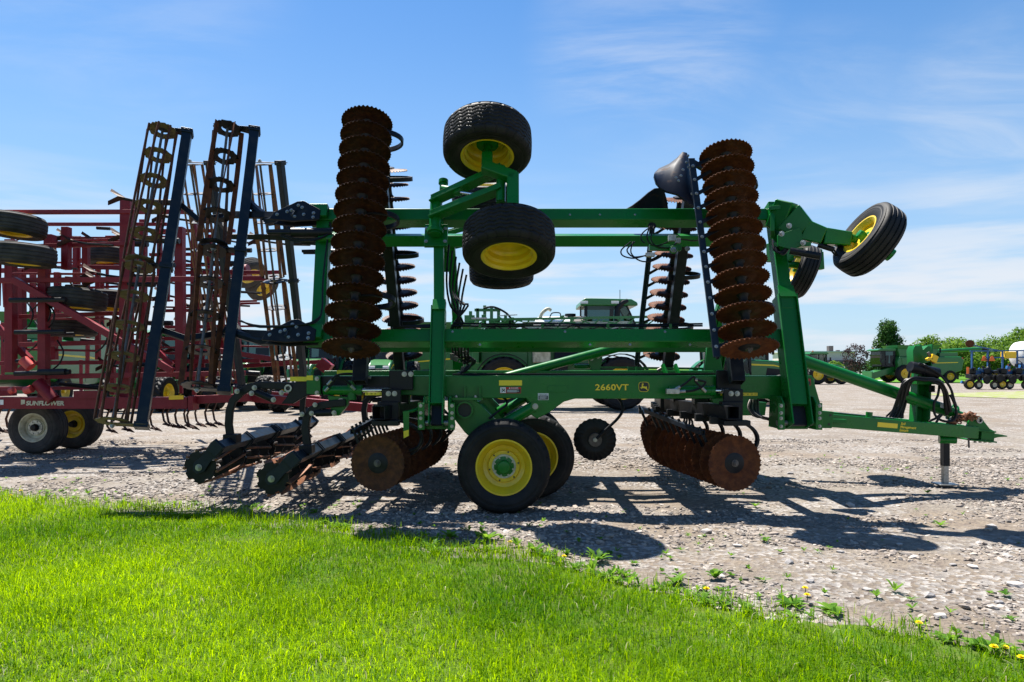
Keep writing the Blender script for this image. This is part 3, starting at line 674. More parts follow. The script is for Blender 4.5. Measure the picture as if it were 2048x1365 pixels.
# ---------------------------------------------------------------- folded wings
def build_wing(W, far=False):
    k = 'far' if far else 'near'
    # long frame members
    for tt, x0, x1 in ((2.02, -2.55, 3.30), (0.375, -2.45, 3.22)):
        b = MB(); b.bar(W(x0, tt, 0.0), W(x1, tt, 0.0), 0.165, 0.20, up=W.n); b.build('wing_beam', 'green', imp, bevel=0.012)
    # cross members
    b = MB(); b.bar(W(-2.28, 0.30, 0.0), W(-2.38, 2.10, 0.0), 0.16, 0.15, up=W.n); b.build('wing_upright', 'green', imp, bevel=0.01)
    # rear hinge post
    b = MB(); b.bar(W(-0.86, 0.6, 0.09), W(-0.92, 2.0, 0.09), 0.118, 0.13, up=W.n); b.build('wing_upright', 'green', imp, bevel=0.008)
    b = MB(); lo, hi = W(-0.845, -0.72, 0.10), W(-0.87, 0.72, 0.10)
    b.bar(lo + W.s * 0.24, hi, 0.135, 0.15, up=W.n)
    for s in (-1, 1): b.bar(lo + XA * s * 0.075 + W.n * 0.0, hi + XA * s * 0.075, 0.014, 0.205, up=W.n)
    hp = b.build('hinge_post', 'green', imp, bevel=0.004); MB().bar(lo + W.s * 0.02 - W.n * 0.05, lo + W.s * 0.26 - W.n * 0.05, 0.12, 0.06, up=W.n).build('hinge_cavity_shade', 'black', hp)  # black box put in for the shade of the post's open end
    b = MB(); q = W(-0.86, 0.66, 0.1); b.plate([q + XA * -0.075, q + XA * 0.075, q + XA * 0.075 + W.s * 0.14 - W.n * 0.03, q + XA * -0.075 + W.s * 0.14 - W.n * 0.03], W.n * 0.115); b.build('post_cap', 'green', hp)
    # front hinge post
    b = MB(); b.bar(W(3.26, 0.7, 0.07), W(3.29, 2.17, 0.07), 0.15, 0.16, up=W.n); b.build('wing_upright', 'green', imp, bevel=0.008)
    b = MB(); lo, hi = W(3.22, -0.72, 0.08), W(3.27, 0.88, 0.08)
    b.bar(lo + W.s * 0.24, hi, 0.20, 0.13, up=W.n)
    for s in (-1, 1): b.bar(lo + XA * s * 0.107, hi + XA * s * 0.107, 0.015, 0.215, up=W.n)
    hp = b.build('hinge_post', 'green', imp, bevel=0.004); MB().bar(lo + W.s * 0.02 - W.n * 0.05, lo + W.s * 0.26 - W.n * 0.05, 0.19, 0.06, up=W.n).build('hinge_cavity_shade', 'black', hp)  # same black box, for the shade inside the front post's open end
    b = MB(); q = W(3.27, 0.84, 0.08); b.plate([q + XA * -0.10, q + XA * 0.10, q + XA * 0.09 + W.s * 0.16 - W.n * 0.03, q + XA * -0.09 + W.s * 0.16 - W.n * 0.03], W.n * 0.10); b.build('post_cap', 'green', hp)
    # disc gangs
    r0, r1 = W.px(703, 692, 0.70) if not far else W(-1.82, 0.005, 0.70), W.px(735, 243, 0.70) if not far else W(-1.92, 2.99, 0.70)
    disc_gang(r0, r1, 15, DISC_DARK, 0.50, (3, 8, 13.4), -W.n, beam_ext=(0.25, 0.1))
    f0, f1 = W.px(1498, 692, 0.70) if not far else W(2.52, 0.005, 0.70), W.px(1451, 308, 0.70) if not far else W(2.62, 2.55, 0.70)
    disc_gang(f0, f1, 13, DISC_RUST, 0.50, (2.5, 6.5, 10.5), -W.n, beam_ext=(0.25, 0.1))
    # scraper bar with a finger to every disc gap
    a0, a1 = (W.px(1434, 715, 0.66), W.px(1383, 318, 0.66)) if not far else (W(2.10, -0.2, 0.66), W(2.22, 2.5, 0.66))
    b = MB(); b.bar(a0, a1, 0.075, 0.03, up=W.n); b.bar(a0 + W.n * -0.03 + XA * 0.02, a1 + W.n * -0.03 + XA * 0.02, 0.03, 0.07, up=W.n)
    sb = b.build('scraper_bar', 'blue_black', imp, bevel=0.004)
    for i in range(13):
        f = (i + 0.6) / 13.2; p = a0.lerp(a1, f); c = f0.lerp(f1, min(1, max(0, i / 12.0 + 0.02)))
        q = p + (c - p) * 0.52 + W.s * 0.02
        b = MB(); b.bar(p, q, 0.05, 0.012, up=W.n, w1=0.035); b.build('scraper_blade', 'black', sb)
        if not far: bolt(p + W.n * 0.018, W.n, 0.016, sb)
    # curved soil deflector at the outer end of the front gang
    if not far:
        top = [(1391, 414), (1385, 360), (1379, 322), (1374, 306), (1365, 304), (1354, 316), (1338, 328), (1318, 337), (1309, 346)]
        bot = [(1389, 413), (1379, 408), (1368, 399), (1356, 389), (1345, 386), (1333, 383), (1321, 376), (1312, 366), (1308, 352)]
        pt = lambda p, nn: W.px(p[0], p[1], nn)
    else:
        top = [(1336, 421), (1333, 400), (1328, 382), (1318, 376), (1308, 377), (1296, 385), (1280, 399), (1264, 411), (1250, 419)]
        bot = [(1335, 424), (1326, 424), (1316, 425), (1306, 426), (1296, 427), (1285, 427), (1273, 427), (1262, 426), (1249, 424)]
        pt = lambda p, nn: W.px(p[0], p[1], nn)
    b = MB(); rows = []
    for (a, c) in zip(top, bot):
        row = []
        for j in range(6):
            f = j / 5.0; nn = 0.30 + 0.26 * math.sin(math.pi * 0.5 * f) * (1 if not far else 0.6)
            row.append(pt((a[0] + (c[0] - a[0]) * f, a[1] + (c[1] - a[1]) * f), nn))
        rows.append(row)
    fs = []; vs = [p for r in rows for p in r]; m = len(vs)
    vs += [p - W.n * 0.035 for p in vs[:m]]
    for i in range(len(rows) - 1):
        for j in range(5):
            q = (i * 6 + j, i * 6 + j + 1, i * 6 + 7 + j, i * 6 + 6 + j); fs += [q, tuple(x + m for x in q[::-1])]
    rim = [i * 6 for i in range(len(rows))] + [(len(rows) - 1) * 6 + j for j in range(1, 6)] + [i * 6 + 5 for i in range(len(rows) - 2, -1, -1)] + [j for j in range(4, 0, -1)]
    for i in range(len(rim)): a, c = rim[i], rim[(i + 1) % len(rim)]; fs.append((a, c, c + m, a + m))
    b.add(vs, fs); sh = b.build('soil_deflector', 'navy', imp, angle=60)
    if not far:
        for px, py in ((1373, 325), (1377, 335), (1366, 340), (1362, 352), (1352, 356), (1357, 362), (1382, 350), (1384, 388), (1390, 405), (1376, 312)): bolt(W.px(px, py, 0.62), W.n, 0.014, sh)
        MB().bar(W.px(1385, 325, 0.45), W.px(1432, 352, 0.3), 0.06, 0.05, up=W.n).build('deflector_arm', 'black', sh)
    return
build_wing(NW); build_wing(FW, True)

# hinge brackets on the centre frame, with bolts
for Wg, far in ((NW, False), (FW, True)):
    for xc, hw in ((-0.845, 0.135), (3.22, 0.175)):
        hb = MB()
        for s in (-1, 1):
            yy = 7.72 if not far else 2 * YC - 7.72
            pts = [V((xc + s * hw, yy + dy * (1 if not far else -1), z)) for dy, z in ((-0.10, 0.93), (-0.10, 1.22), (-0.02, 1.30), (0.30, 1.30), (0.34, 0.93))]
            hb.plate(pts, V((s * 0.018, 0, 0)))
            hb.box((xc + s * (hw + 0.035), yy + (-0.09 if not far else 0.09), 1.08), (0.075, 0.018, 0.30))
        hb.box((xc, yy + (0.12 if not far else -0.12), 1.0), (2 * hw, 0.03, 0.16))
        h = hb.build('hinge_bracket', 'green', imp, bevel=0.005)
        if not far:
            for s in (-1, 1):
                for z in (0.97, 1.06, 1.12, 1.20): bolt((xc + s * (hw + 0.04), 7.62, z), (0, -1, 0), 0.016, h)
        pin = MB(); pin.cyl((xc - hw - 0.05, yy, 1.0), (xc + hw + 0.05, yy, 1.0), 0.03, 14); pin.build('hinge_pin', 'zinc', h)

# ---------------------------------------------------------------- wing gauge wheels (two on each wing)
for Wg, far in ((NW, False), (FW, True)):
    ax = Wg.s
    if not far: c1, c2 = Wg(-0.29, 2.53, 0.80), Wg(-0.035, 1.235, 0.74)
    else: c1, c2 = Wg(-0.42, 2.55, 0.80), Wg(-0.17, 1.42, 0.74)
    w1 = wheel(imp, c1, ax, TY_FLOAT, RIM_FLOAT, HUB_FLOAT, name='wing_wheel')
    w2 = wheel(imp, c2, ax, TY_FLOAT, RIM_FLOAT, HUB_FLOAT, name='wing_wheel')
    dx = 0 if not far else -0.12
    X = lambda x, t, n: Wg(x + dx, t, n)
    b = MB(); b.cyl(c1 + ax * 0.10, c1 - ax * 0.22, 0.045, 16); b.cyl(c1 - ax * 0.02, c1 + ax * 0.07, 0.13, 24); b.build('axle_spindle', 'green', imp)
    p = c1 - ax * 0.18
    b = MB(); b.bar(p + ax * 0.04, p - ax * 0.16, 0.13, 0.13, up=Wg.n); q = p - ax * 0.14
    e1 = q + XA * 0.30 - ax * 0.16; e2 = e1 - ax * 0.45
    b.bar(q - XA * 0.05, e1 + XA * 0.03, 0.13, 0.14, up=Wg.n); b.bar(e1 + ax * 0.05, e2, 0.14, 0.14, up=Wg.n); b.bar(e2 + ax * 0.03, c2 + ax * 0.12, 0.11, 0.12, up=Wg.n)
    b.build('walking_axle', 'green', imp, bevel=0.02)
    b = MB(); b.cyl(c2 + ax * 0.30, c2 + ax * 0.05, 0.045, 14); b.build('axle_spindle', 'green', imp)
    # two lift arms (channels) from the rockshaft to the axle
    for t0, t1 in ((2.02, 2.17), (1.80, 1.90)):
        a0, a1 = X(-0.98, t0, 0.34), X(-0.13, t1 + 0.03, 0.73)
        b = MB(); b.bar(a0, a1, 0.02, 0.15, up=Wg.n); b.bar(a0 + Wg.n * 0.075 + Wg.s * 0.03, a1 + Wg.n * 0.075 + Wg.s * 0.03, 0.07, 0.014, up=Wg.n); b.bar(a0 - Wg.n * 0.075 + Wg.s * 0.03, a1 - Wg.n * 0.075 + Wg.s * 0.03, 0.07, 0.014, up=Wg.n)
        b.build('lift_arm', 'green', imp, bevel=0.003)
    b = MB(); b.cyl(X(-0.13, 1.78, 0.72), X(-0.13, 2.26, 0.72), 0.055, 16); b.build('pivot_sleeve', 'green', imp)
    b = MB(); b.cyl(X(-0.93, 1.60, 0.30), X(-0.93, 2.12, 0.30), 0.075, 20); b.lathe([(0.075, 0), (0.10, 0), (0.10, 0.05), (0.075, 0.05)], X(-0.93, 1.62, 0.30), Wg.s, 20)
    b.box(X(-0.93, 1.66, 0.17), (0.28, 0.05, 0.30), Matrix.Rotation(R(-20) * Wg.k, 3, 'X')); rs = b.build('rockshaft', 'green', imp, bevel=0.004)
    if not far:
        for s in (-1, 1):
            for tt in (1.74, 1.56): bolt(X(-0.93 + s * 0.115, tt, 0.215), Wg.n, 0.018, rs)
        b = MB(); b.cyl(X(-0.85, 2.22, 0.34), X(-0.62, 2.05, 0.52), 0.05, 16); b.cyl(X(-0.85, 2.18, 0.32), X(-0.85, 2.34, 0.32), 0.045, 16); b.lathe([(0.0, 0), (0.06, 0), (0.06, 0.05), (0.0, 0.05)], X(-0.85, 2.31, 0.32), Wg.s, 18); b.build('lift_cylinder', 'green', imp)
        b = MB(); b.cyl(X(-0.62, 2.05, 0.52), X(-0.44, 1.95, 0.62), 0.02, 12); b.build('cylinder_rod', 'chrome', imp)

# ---------------------------------------------------------------- front castering gauge wheels
TY_RIB = tyre_mesh('tyre', 0.435, 0.29, 0.228, tread='rib', nth=72, nv=41)
RIM_RIB = rim_mesh('rim', 0.228, 0.29, 0.25)
HUB_RIB = hub_mesh('hub', 0.05, 0.04, 0.14)
for far in (False, True):
    if not far: c, ax = P(1737, 480, 7.75), V((-0.84, -0.06, 0.52)).normalized()
    else: c, ax = P(1604, 543, 11.1), V((-0.93, 0.12, 0.34)).normalized()
    wheel(imp, c, ax, TY_RIB, RIM_RIB, HUB_RIB, name='gauge_wheel')
    if not far:
        hub_side = c - ax * 0.02
        arm = [P(1548, 428, 8.35), P(1580, 437, 8.2), P(1612, 462, 8.1), P(1650, 474, 8.0), P(1700, 480, 7.95)]
        h = [0.34, 0.36, 0.24, 0.19, 0.16]
        b = MB()
        for i in range(len(arm) - 1): b.bar(arm[i] - (arm[i + 1] - arm[i]) * 0.06, arm[i + 1], 0.16, h[i], up=(0, 0, 1), h1=h[i + 1])
        ga = b.build('gauge_wheel_arm', 'green', imp, bevel=0.015)
        b = MB(); b.cyl(P(1700, 478, 7.95), P(1745, 490, 7.95), 0.06, 14); b.cyl(hub_side, P(1762, 497, 7.95), 0.05, 14); b.cyl(P(1745, 485, 8.0), P(1783, 512, 7.98), 0.075, 16); b.build('caster_spindle', 'green', ga)
        b = MB(); b.bar(P(1540, 420, 8.35), P(1575, 416, 8.25), 0.18, 0.05); b.bar(P(1545, 418, 8.4), P(1545, 470, 8.3), 0.05, 0.2); b.plate([P(1556, 470, 8.1), P(1600, 455, 8.05), P(1612, 490, 8.05), P(1585, 500, 8.05), P(1556, 492, 8.1)], (0, 0.03, 0))
        b.bar(P(1548, 492, 8.2), P(1622, 490, 8.05), 0.12, 0.05)
        b.build('gauge_wheel_mount', 'green', ga, bevel=0.004)
        for px, py in ((1578, 452), (1563, 468), (1606, 486)): bolt(P(px, py, 7.98), (0, -1, 0), 0.026, ga)
        b = MB(); b.cyl(P(1580, 502, 8.0), P(1640, 513, 7.9), 0.04, 14); b.cyl(P(1636, 490, 8.0), P(1668, 500, 7.95), 0.032, 12); b.build('lift_cylinder', 'black', ga)
        for i in range(4): MB().tube([P(1545 + 3 * i, 480 + 4 * i, 8.2), P(1548 + 5 * i, 500 + 3 * i, 8.1), P(1560 + 4 * i, 505, 8.1), P(1572 + 3 * i, 495 - 2 * i, 8.1)], 0.012, 6).build('hose', 'hose', ga)
        b = MB(); b.tube([P(1668, 500, 7.95), P(1674, 512, 7.95), P(1668, 508, 7.95), P(1660, 498, 7.95)], 0.01, 6); b.build('hose', 'hose', ga)
    else:
        b = MB(); b.bar(P(1540, 505, 10.9), P(1580, 505, 11.0), 0.2, 0.3); b.bar(P(1575, 500, 11.0), P(1640, 510, 11.0), 0.15, 0.22, h1=0.15); b.bar(P(1638, 505, 11.0), P(1640, 540, 11.0), 0.10, 0.12)
        b.cyl(P(1565, 528, 11.0), P(1600, 532, 11.0), 0.06, 12); b.build('gauge_wheel_arm', 'green', imp, bevel=0.01)

# ---------------------------------------------------------------- rolling baskets
def plate_mesh(name, r, material, n=7, hole=True):
    b = MB(); pts = []
    for k in range(n * 8):
        a = 2 * math.pi * k / (n * 8); f = math.cos(n * a)
        rr = r * (1.0 - 0.10 * (1 - f) * 0.5) - (0.02 if f > 0.93 else 0)
        pts.append(V((rr * math.cos(a), rr * math.sin(a), -0.006)))
    inner = [V((0.075 * math.cos(2 * math.pi * k / (n * 8)), 0.075 * math.sin(2 * math.pi * k / (n * 8)), -0.006)) for k in range(n * 8)]
    m = n * 8; vs = pts + inner + [p + V((0, 0, 0.012)) for p in pts] + [p + V((0, 0, 0.012)) for p in inner]; fs = []
    for k in range(m):
        j = (k + 1) % m
        fs += [(k, j, m + j, m + k), (2 * m + k, 3 * m + k, 3 * m + j, 2 * m + j), (k, 2 * m + k, 2 * m + j, j), (m + k, m + j, 3 * m + j, 3 * m + k)]
    b.add(vs, fs); return b.mesh(name, material)
PLATE_OPEN = plate_mesh('basket_plate', 0.185, 'mud'); PLATE_DARK = plate_mesh('basket_plate', 0.185, 'black')
_pts = []
for _k in range(84):
    _a = 2 * math.pi * _k / 84; _f = math.cos(7 * _a); _r = 0.178 if _f > -0.5 else 0.155
    _pts.append(V((_r * math.cos(_a), _r * math.sin(_a), -0.007)))
END_PLATE = MB().plate(_pts, V((0, 0, 0.014))).mesh('basket_end_plate', 'black')
def basket(parent, a0, a1, beam0, beam1, flat=False, nb=7, twist=0.9, plates=5, plate=PLATE_OPEN, end=None, bar_mat='rust_bar', beam_mat='blue_black', beam_size=0.12, open_end=False, up=None, shaft=True):
    """Two reels end to end between a0 and a1, carried below the beam beam0-beam1."""
    a0, a1, beam0, beam1 = V(a0), V(a1), V(beam0), V(beam1); d = (a1 - a0).normalized(); s, t, _ = frame_from(d, up or (beam0 - a0)); r = 0.185
    root = MB().rtube(beam0, beam1, beam_size, beam_size, 0.012, up=(beam0 - a0)).build('rolling_basket', beam_mat, parent, bevel=0.008)
    mid = a0.lerp(a1, 0.5)
    for (q0, q1, ph) in ((a0, mid - d * 0.04, 0.0), (mid + d * 0.04, a1, 0.4)):
        L = (q1 - q0).length
        for k in range(nb):
            pts = []
            for i in range(9):
                f = i / 8.0; a = 2 * math.pi * k / nb + ph + twist * (f - 0.5) * (1 if ph == 0 else -1)
                pts.append(q0 + d * L * f + (s * math.cos(a) + t * math.sin(a)) * r)
            b = MB()
            if flat:
                for i in range(8):
                    pass
                rad = [(p - (q0 + d * L * i / 8.0)).normalized() for i, p in enumerate(pts)]
                vs = []
                for p, e in zip(pts, rad):
                    w = d.cross(e); vs += [p - e * 0.035 - w * 0.005, p + e * 0.028 - w * 0.005, p + e * 0.028 + w * 0.005, p - e * 0.035 + w * 0.005]
                fs = [(3, 2, 1, 0), tuple(range(len(vs) - 4, len(vs)))]
                for i in range(8):
                    for c in range(4): j = (c + 1) % 4; fs.append((i * 4 + c, i * 4 + j, i * 4 + 4 + j, i * 4 + 4 + c))
                b.add(vs, fs)
            else: b.tube(pts, 0.0155, 7)
            b.build('basket_bar', bar_mat, root, angle=50)
        for i in range(plates):
            f = i / (plates - 1); m = axis_matrix(q0 + d * L * f, d, ph + i * twist / (plates - 1), up=(beam0 - a0))
            inst('basket_plate', end if (end and i in (0, plates - 1)) else plate, root, m)
        if shaft: MB().cyl(q0, q1, 0.018, 8).build('basket_shaft', 'worn_steel', root)
    # hanger plates at both ends and the middle
    for f in (0.0, 0.5, 1.0):
        a = a0.lerp(a1, f) + d * (-0.035 if f == 0 else 0.035 if f == 1 else 0); bm = beam0 + (beam1 - beam0) * ((a - beam0).dot((beam1 - beam0)) / (beam1 - beam0).length_squared)
        e = (bm - a); ln = e.length; e.normalize(); w = d.cross(e).normalized()
        pts = [a - e * 0.07 + w * 0.03, a - e * 0.07 - w * 0.03, a - w * 0.075, a + e * ln * 0.45 - w * 0.055, bm - w * 0.085, bm + e * 0.08 - w * 0.07, bm + e * 0.08 + w * 0.07, bm + w * 0.085, a + e * ln * 0.45 + w * 0.055, a + w * 0.075]
        h = MB().plate([p - d * 0.006 for p in pts], d * 0.012).build('basket_hanger', beam_mat if not (f == 0 and plate is PLATE_OPEN) else 'mud', root, bevel=0.002)
        b = MB(); b.box(bm, (0.0, 0.0, 0.0)) if False else None
        cl = MB(); cl.bar(bm - d * 0.035, bm + d * 0.035, beam_size + 0.03, beam_size + 0.03, up=e); cl.build('beam_clamp', beam_mat, root, bevel=0.006)
        bolt(a - d * 0.006 * (1 if f < 1 else -1), -d if f < 1 else d, 0.03, root)
    return root
for (ax_t, ax_b, bt, bb, flat, nb) in (((325, 262), (226, 843), (374, 268), (284, 848), False, 8), ((455, 258), (395, 772), (509, 260), (449, 776), True, 5)):
    a1, a0 = NW.px(ax_t[0], ax_t[1], -0.10), NW.px(ax_b[0], ax_b[1], -0.10); b1, b0 = NW.px(bt[0], bt[1], -0.20), NW.px(bb[0], bb[1], -0.20)
    basket(imp, a0, a1, b0, b1, flat=flat, nb=nb, plates=5 if flat else 6, plate=PLATE_DARK if flat else PLATE_OPEN, twist=0.55, bar_mat='rust' if flat else 'rust_mid')
for (xr, xb, flat) in ((-3.90, -3.54, True), (-4.98, -4.62, False)):
    basket(imp, FW(xr, -0.55, 0.82), FW(xr, 3.05, 0.82), FW(xb, -0.58, 0.68), FW(xb, 3.08, 0.68), flat=flat, nb=5 if flat else 7, plates=5, plate=PLATE_DARK, twist=0.3, beam_size=0.095)
# arms that carry the near baskets, at two heights
for (pyA, pyB, pyW, dpx) in ((397, 432, 428, 0), (655, 668, 668, -12)):
    for W, far in ((NW, False), (FW, True)):
        if not far:
            A, B = W.px(346 - (40 if dpx else 0), pyA, -0.27), W.px(494 - (42 if dpx else 0), pyA + 5, -0.27)
            m1 = W.px(398 - (26 if dpx else 0), pyB + 10, -0.36); m2 = W.px(470 + dpx, pyB - 2, -0.36); E = W.px(642 + dpx, pyW + 3, 0.08); m3 = W.px(540 + dpx, pyW + 14, -0.12); pv = W.px(596 + dpx, pyW + 4, 0.16)
        else:
            tt = 2.02 if not dpx else 0.375
            A, B, m1, m2, E, m3, pv = W(-4.6, tt + 0.25, 0.6), W(-3.52, tt + 0.2, 0.56), W(-4.3, tt, 0.34), W(-3.7, tt, 0.3), W(-2.5, tt, 0.08), W(-3.2, tt - 0.05, 0.3), W(-2.85, tt, 0.16)
        b = MB(); b.bar(A, m1, 0.06, 0.07, up=W.s); b.bar(m1, m2, 0.06, 0.08, up=W.s); b.bar(m2, pv, 0.05, 0.09, up=W.s); b.build('basket_arm', 'black', imp, bevel=0.006)
        b = MB(); b.tube([B, B.lerp(m3, 0.35) - W.n * 0.03, B.lerp(m3, 0.75) - W.n * 0.02, m3, m3.lerp(pv, 0.6), pv], [0.06, 0.055, 0.06, 0.07, 0.075, 0.075], 8); b.build('basket_arm', 'blue_black', imp, bevel=0.0)
        b = MB(); b.plate([pv + XA * -0.34 + W.s * -0.06, pv + XA * -0.30 + W.s * 0.03, pv + XA * -0.02 + W.s * 0.19, pv + XA * 0.06 + W.s * 0.20, pv + XA * 0.28 + W.s * 0.07, pv + XA * 0.28 + W.s * -0.07, pv + XA * -0.05 + W.s * -0.09], W.n * 0.03)
        b.plate([pv - W.n * 0.12 + XA * -0.34 + W.s * -0.06, pv - W.n * 0.12 + XA * -0.02 + W.s * 0.19, pv - W.n * 0.12 + XA * 0.28 + W.s * 0.07, pv - W.n * 0.12 + XA * 0.28 + W.s * -0.07, pv - W.n * 0.12 + XA * -0.05 + W.s * -0.09], W.n * 0.03)
        bk = b.build('basket_bracket', 'black', imp, bevel=0.004)
        if not far:
            for dx, ds in ((-0.25, 0.0), (-0.13, 0.04), (0.0, 0.13), (0.05, 0.10), (-0.03, -0.03), (0.2, 0.02), (0.2, -0.04), (0.08, 0.0), (-0.08, 0.06)): bolt(pv + XA * dx + W.s * ds + W.n * 0.03, W.n, 0.017, bk)
        b = MB(); b.bar(E + XA * -0.28 + W.s * 0.02, E + XA * 0.1 + W.s * 0.02, 0.17, 0.20, up=W.n); b.build('arm_mount', 'green', imp, bevel=0.006)
        if not dpx:
            b = MB(); c0, c1 = (W.px(582, 466, 0.2), W.px(664, 466, 0.1)) if not far else (W(-2.9, 1.8, 0.2), W(-2.3, 1.8, 0.1)); b.cyl(c0, c1, 0.06, 18); b.cyl(c0 - XA * 0.28, c0, 0.028, 12); b.bar(c0 - XA * 0.30 + W.s * 0.02, c0 + XA * 0.1 + W.s * 0.03, 0.05, 0.04); b.build('basket_cylinder', 'black', imp)
            b = MB(); b.cyl(c1 - XA * 0.15 - W.s * 0.09, c1 + XA * 0.05 - W.s * 0.08, 0.05, 14); b.build('accumulator', 'green', imp)
for i in range(2):
    b = MB(); b.tube([NW.px(560, 468 + 4 * i, 0.2), NW.px(590, 478 + 5 * i, 0.2), NW.px(625, 482 - 2 * i, 0.2), NW.px(655, 470, 0.15), NW.px(662, 460, 0.1), NW.px(660, 445, 0.12)], 0.011, 6); b.build('hose', 'hose', imp)
    b = MB(); b.tube([NW.px(478 + 4 * i, 642, 0.2), NW.px(520, 652 + 3 * i, 0.2), NW.px(600, 650, 0.2), NW.px(632, 640 + 4 * i, 0.2), NW.px(644, 620, 0.15), NW.px(646, 560, 0.13), NW.px(655, 480, 0.13), NW.px(661, 455, 0.12)], 0.011, 6); b.build('hose', 'hose', imp)

# ---------------------------------------------------------------- centre frame of the implement
def outline(pts, Y): return [P(x, y, Y) for x, y in pts]
for far in (False, True):
    o = outline([(640, 752), (1602, 752), (1606, 852), (1566, 852), (1552, 806), (1535, 798), (1150, 798), (1128, 804), (1098, 826), (1074, 838), (1062, 830), (1060, 806), (1052, 797), (905, 797), (890, 794), (800, 790), (640, 776)], 8.0)
    if far: o = [V((p.x, 2 * YC - 8.0 - 0.14, p.z)) for p in o]
    b = MB(); b.plate(o, (0, 0.14, 0)); mb_ = b.build('main_beam', 'green', imp, bevel=0.010)
    if not far:
        main = mb_
# pressed relief on the beam face and stiffening ribs
b = MB(); b.plate(outline([(1095, 774), (1100, 771), (1132, 771), (1137, 774), (1137, 782), (1132, 785), (1100, 785), (1095, 782)], 8.0), (0, -0.006, 0)); b.build('pressed_panel', 'green', main, bevel=0.004)
for x in (930, 960): MB().plate(outline([(x - 1.5, 774), (x + 1.5, 774), (x + 1.5, 798), (x - 1.5, 798)], 7.95), (0, 0.06, 0)).build('rib', 'green', main)
MB().plate(outline([(898, 796), (964, 796), (964, 801), (898, 801)], 7.86), (0, 0.16, 0)).build('flange', 'green', main)
for x in (912, 951): bolt(P(x, 795, 7.90), (0, 0, 1), 0.018, main)
for far in (0, 1): 
    # upper rails between the two sides
    Yr = 9.0 if not far else 2 * YC - 9.0
    b = MB(); b.bar(P(650, 747.5, 9.0) if not far else V((-2.2, Yr, 1.55)), P(1425, 747.5, 9.0) if not far else V((2.6, Yr, 1.55)), 0.09, 0.075); b.build('inner_rail', 'green', imp, bevel=0.006)
for x in (-2.1, -1.1, -0.35, 1.0, 1.75, 3.0):
    b = MB(); b.bar((x, 8.1, 1.38), (x, 2 * YC - 8.1, 1.38), 0.14, 0.16); b.build('cross_tube', 'green', imp, bevel=0.008)
# slender lift links and small lugs on top of the frame
b = MB(); b.bar(P(1180, 735, 9.6), P(1420, 738, 9.6), 0.03, 0.03); b.bar(P(1255, 742, 9.3), P(1420, 745, 9.3), 0.03, 0.04); b.build('link_rod', 'green', imp)
for x in (1258, 1274): MB().plate([P(x - 2, 733, 9.2), P(x + 2, 735, 9.2), P(x + 3, 752, 9.2), P(x - 3, 752, 9.2)], (0, 0.02, 0)).build('lug', 'green', imp)
for x in (1327, 1352): MB().bar(P(x - 2, 730, 8.6), P(x + 7, 753, 8.5), 0.03, 0.05).build('lug', 'green', imp)
MB().cyl(P(1315, 742, 8.8), P(1330, 733, 8.8), 0.022, 10).build('pin', 'worn_steel', imp)
MB().cyl(P(1148, 733, 9.4), P(1182, 733, 9.4), 0.03, 12).build('spring', 'green', imp)
b = MB(); b.plate(outline([(1177, 712), (1203, 708), (1205, 716), (1200, 745), (1185, 745), (1178, 728)], 9.3), (0, 0.05, 0)); lug = b.build('lug', 'green', imp, bevel=0.004)
for x, y in ((1183, 718), (1196, 714)): bolt(P(x, y, 9.29), (0, -1, 0), 0.022, lug)
MB().cyl(P(985, 762, 8.9), P(1265, 688, 9.25), 0.062, 20).build('stay_pipe', 'green', imp)
MB().plate(outline([(1408, 752), (1415, 690), (1435, 690), (1448, 752)], 9.2), (0, 0.08, 0)).build('lug', 'green', imp, bevel=0.006)
# valve block and fittings beside the rear post
b = MB()
for i in range(16):
    c = P(903 + rnd.uniform(0, 34), 700 + rnd.uniform(0, 50), 8.9 + rnd.uniform(-.1, .15)); s = rnd.uniform(.02, .06); b.box(c, (s, s, s * rnd.uniform(.8, 1.8)), Matrix.Rotation(rnd.uniform(-.5, .5), 3, 'Y'))
b.build('valve_block', 'worn_steel', imp, bevel=0.003)
for i in range(6):
    x = 905 + 5 * i
    MB().tube([P(898 + 7 * i, 490 + 12 * i, 8.5), P(893 + 6 * i, 560 + 9 * i, 8.4 + 0.03 * i), P(901 + 7 * i, 612, 8.3), P(926 - 5 * i, 645 + 3 * i, 8.3), P(903 + 6 * i, 672, 8.5), P(906 + 6 * i, 705 + 5 * i, 8.8)], 0.013, 7).build('hose', 'hose', imp)
for i in range(3):
    MB().tube([P(918 + 5 * i, 716 + 6 * i, 8.8), P(940 + 4 * i, 714 + 3 * i, 8.7), P(944 + 2 * i, 728, 8.7), P(932, 742 - 3 * i, 8.75), P(915 + 4 * i, 748, 8.8)], 0.014, 7).build('hose', 'hose', imp)
for i in range(4): MB().tube([P(886 + 2 * i, 655 - 2 * i, 8.05), P(850 - 8 * i, 655 - i, 8.0), P(815 - 8 * i, 655, 8.0), P(800 - 5 * i, 657, 8.05)], 0.012, 6).build('hose', 'hose', imp)

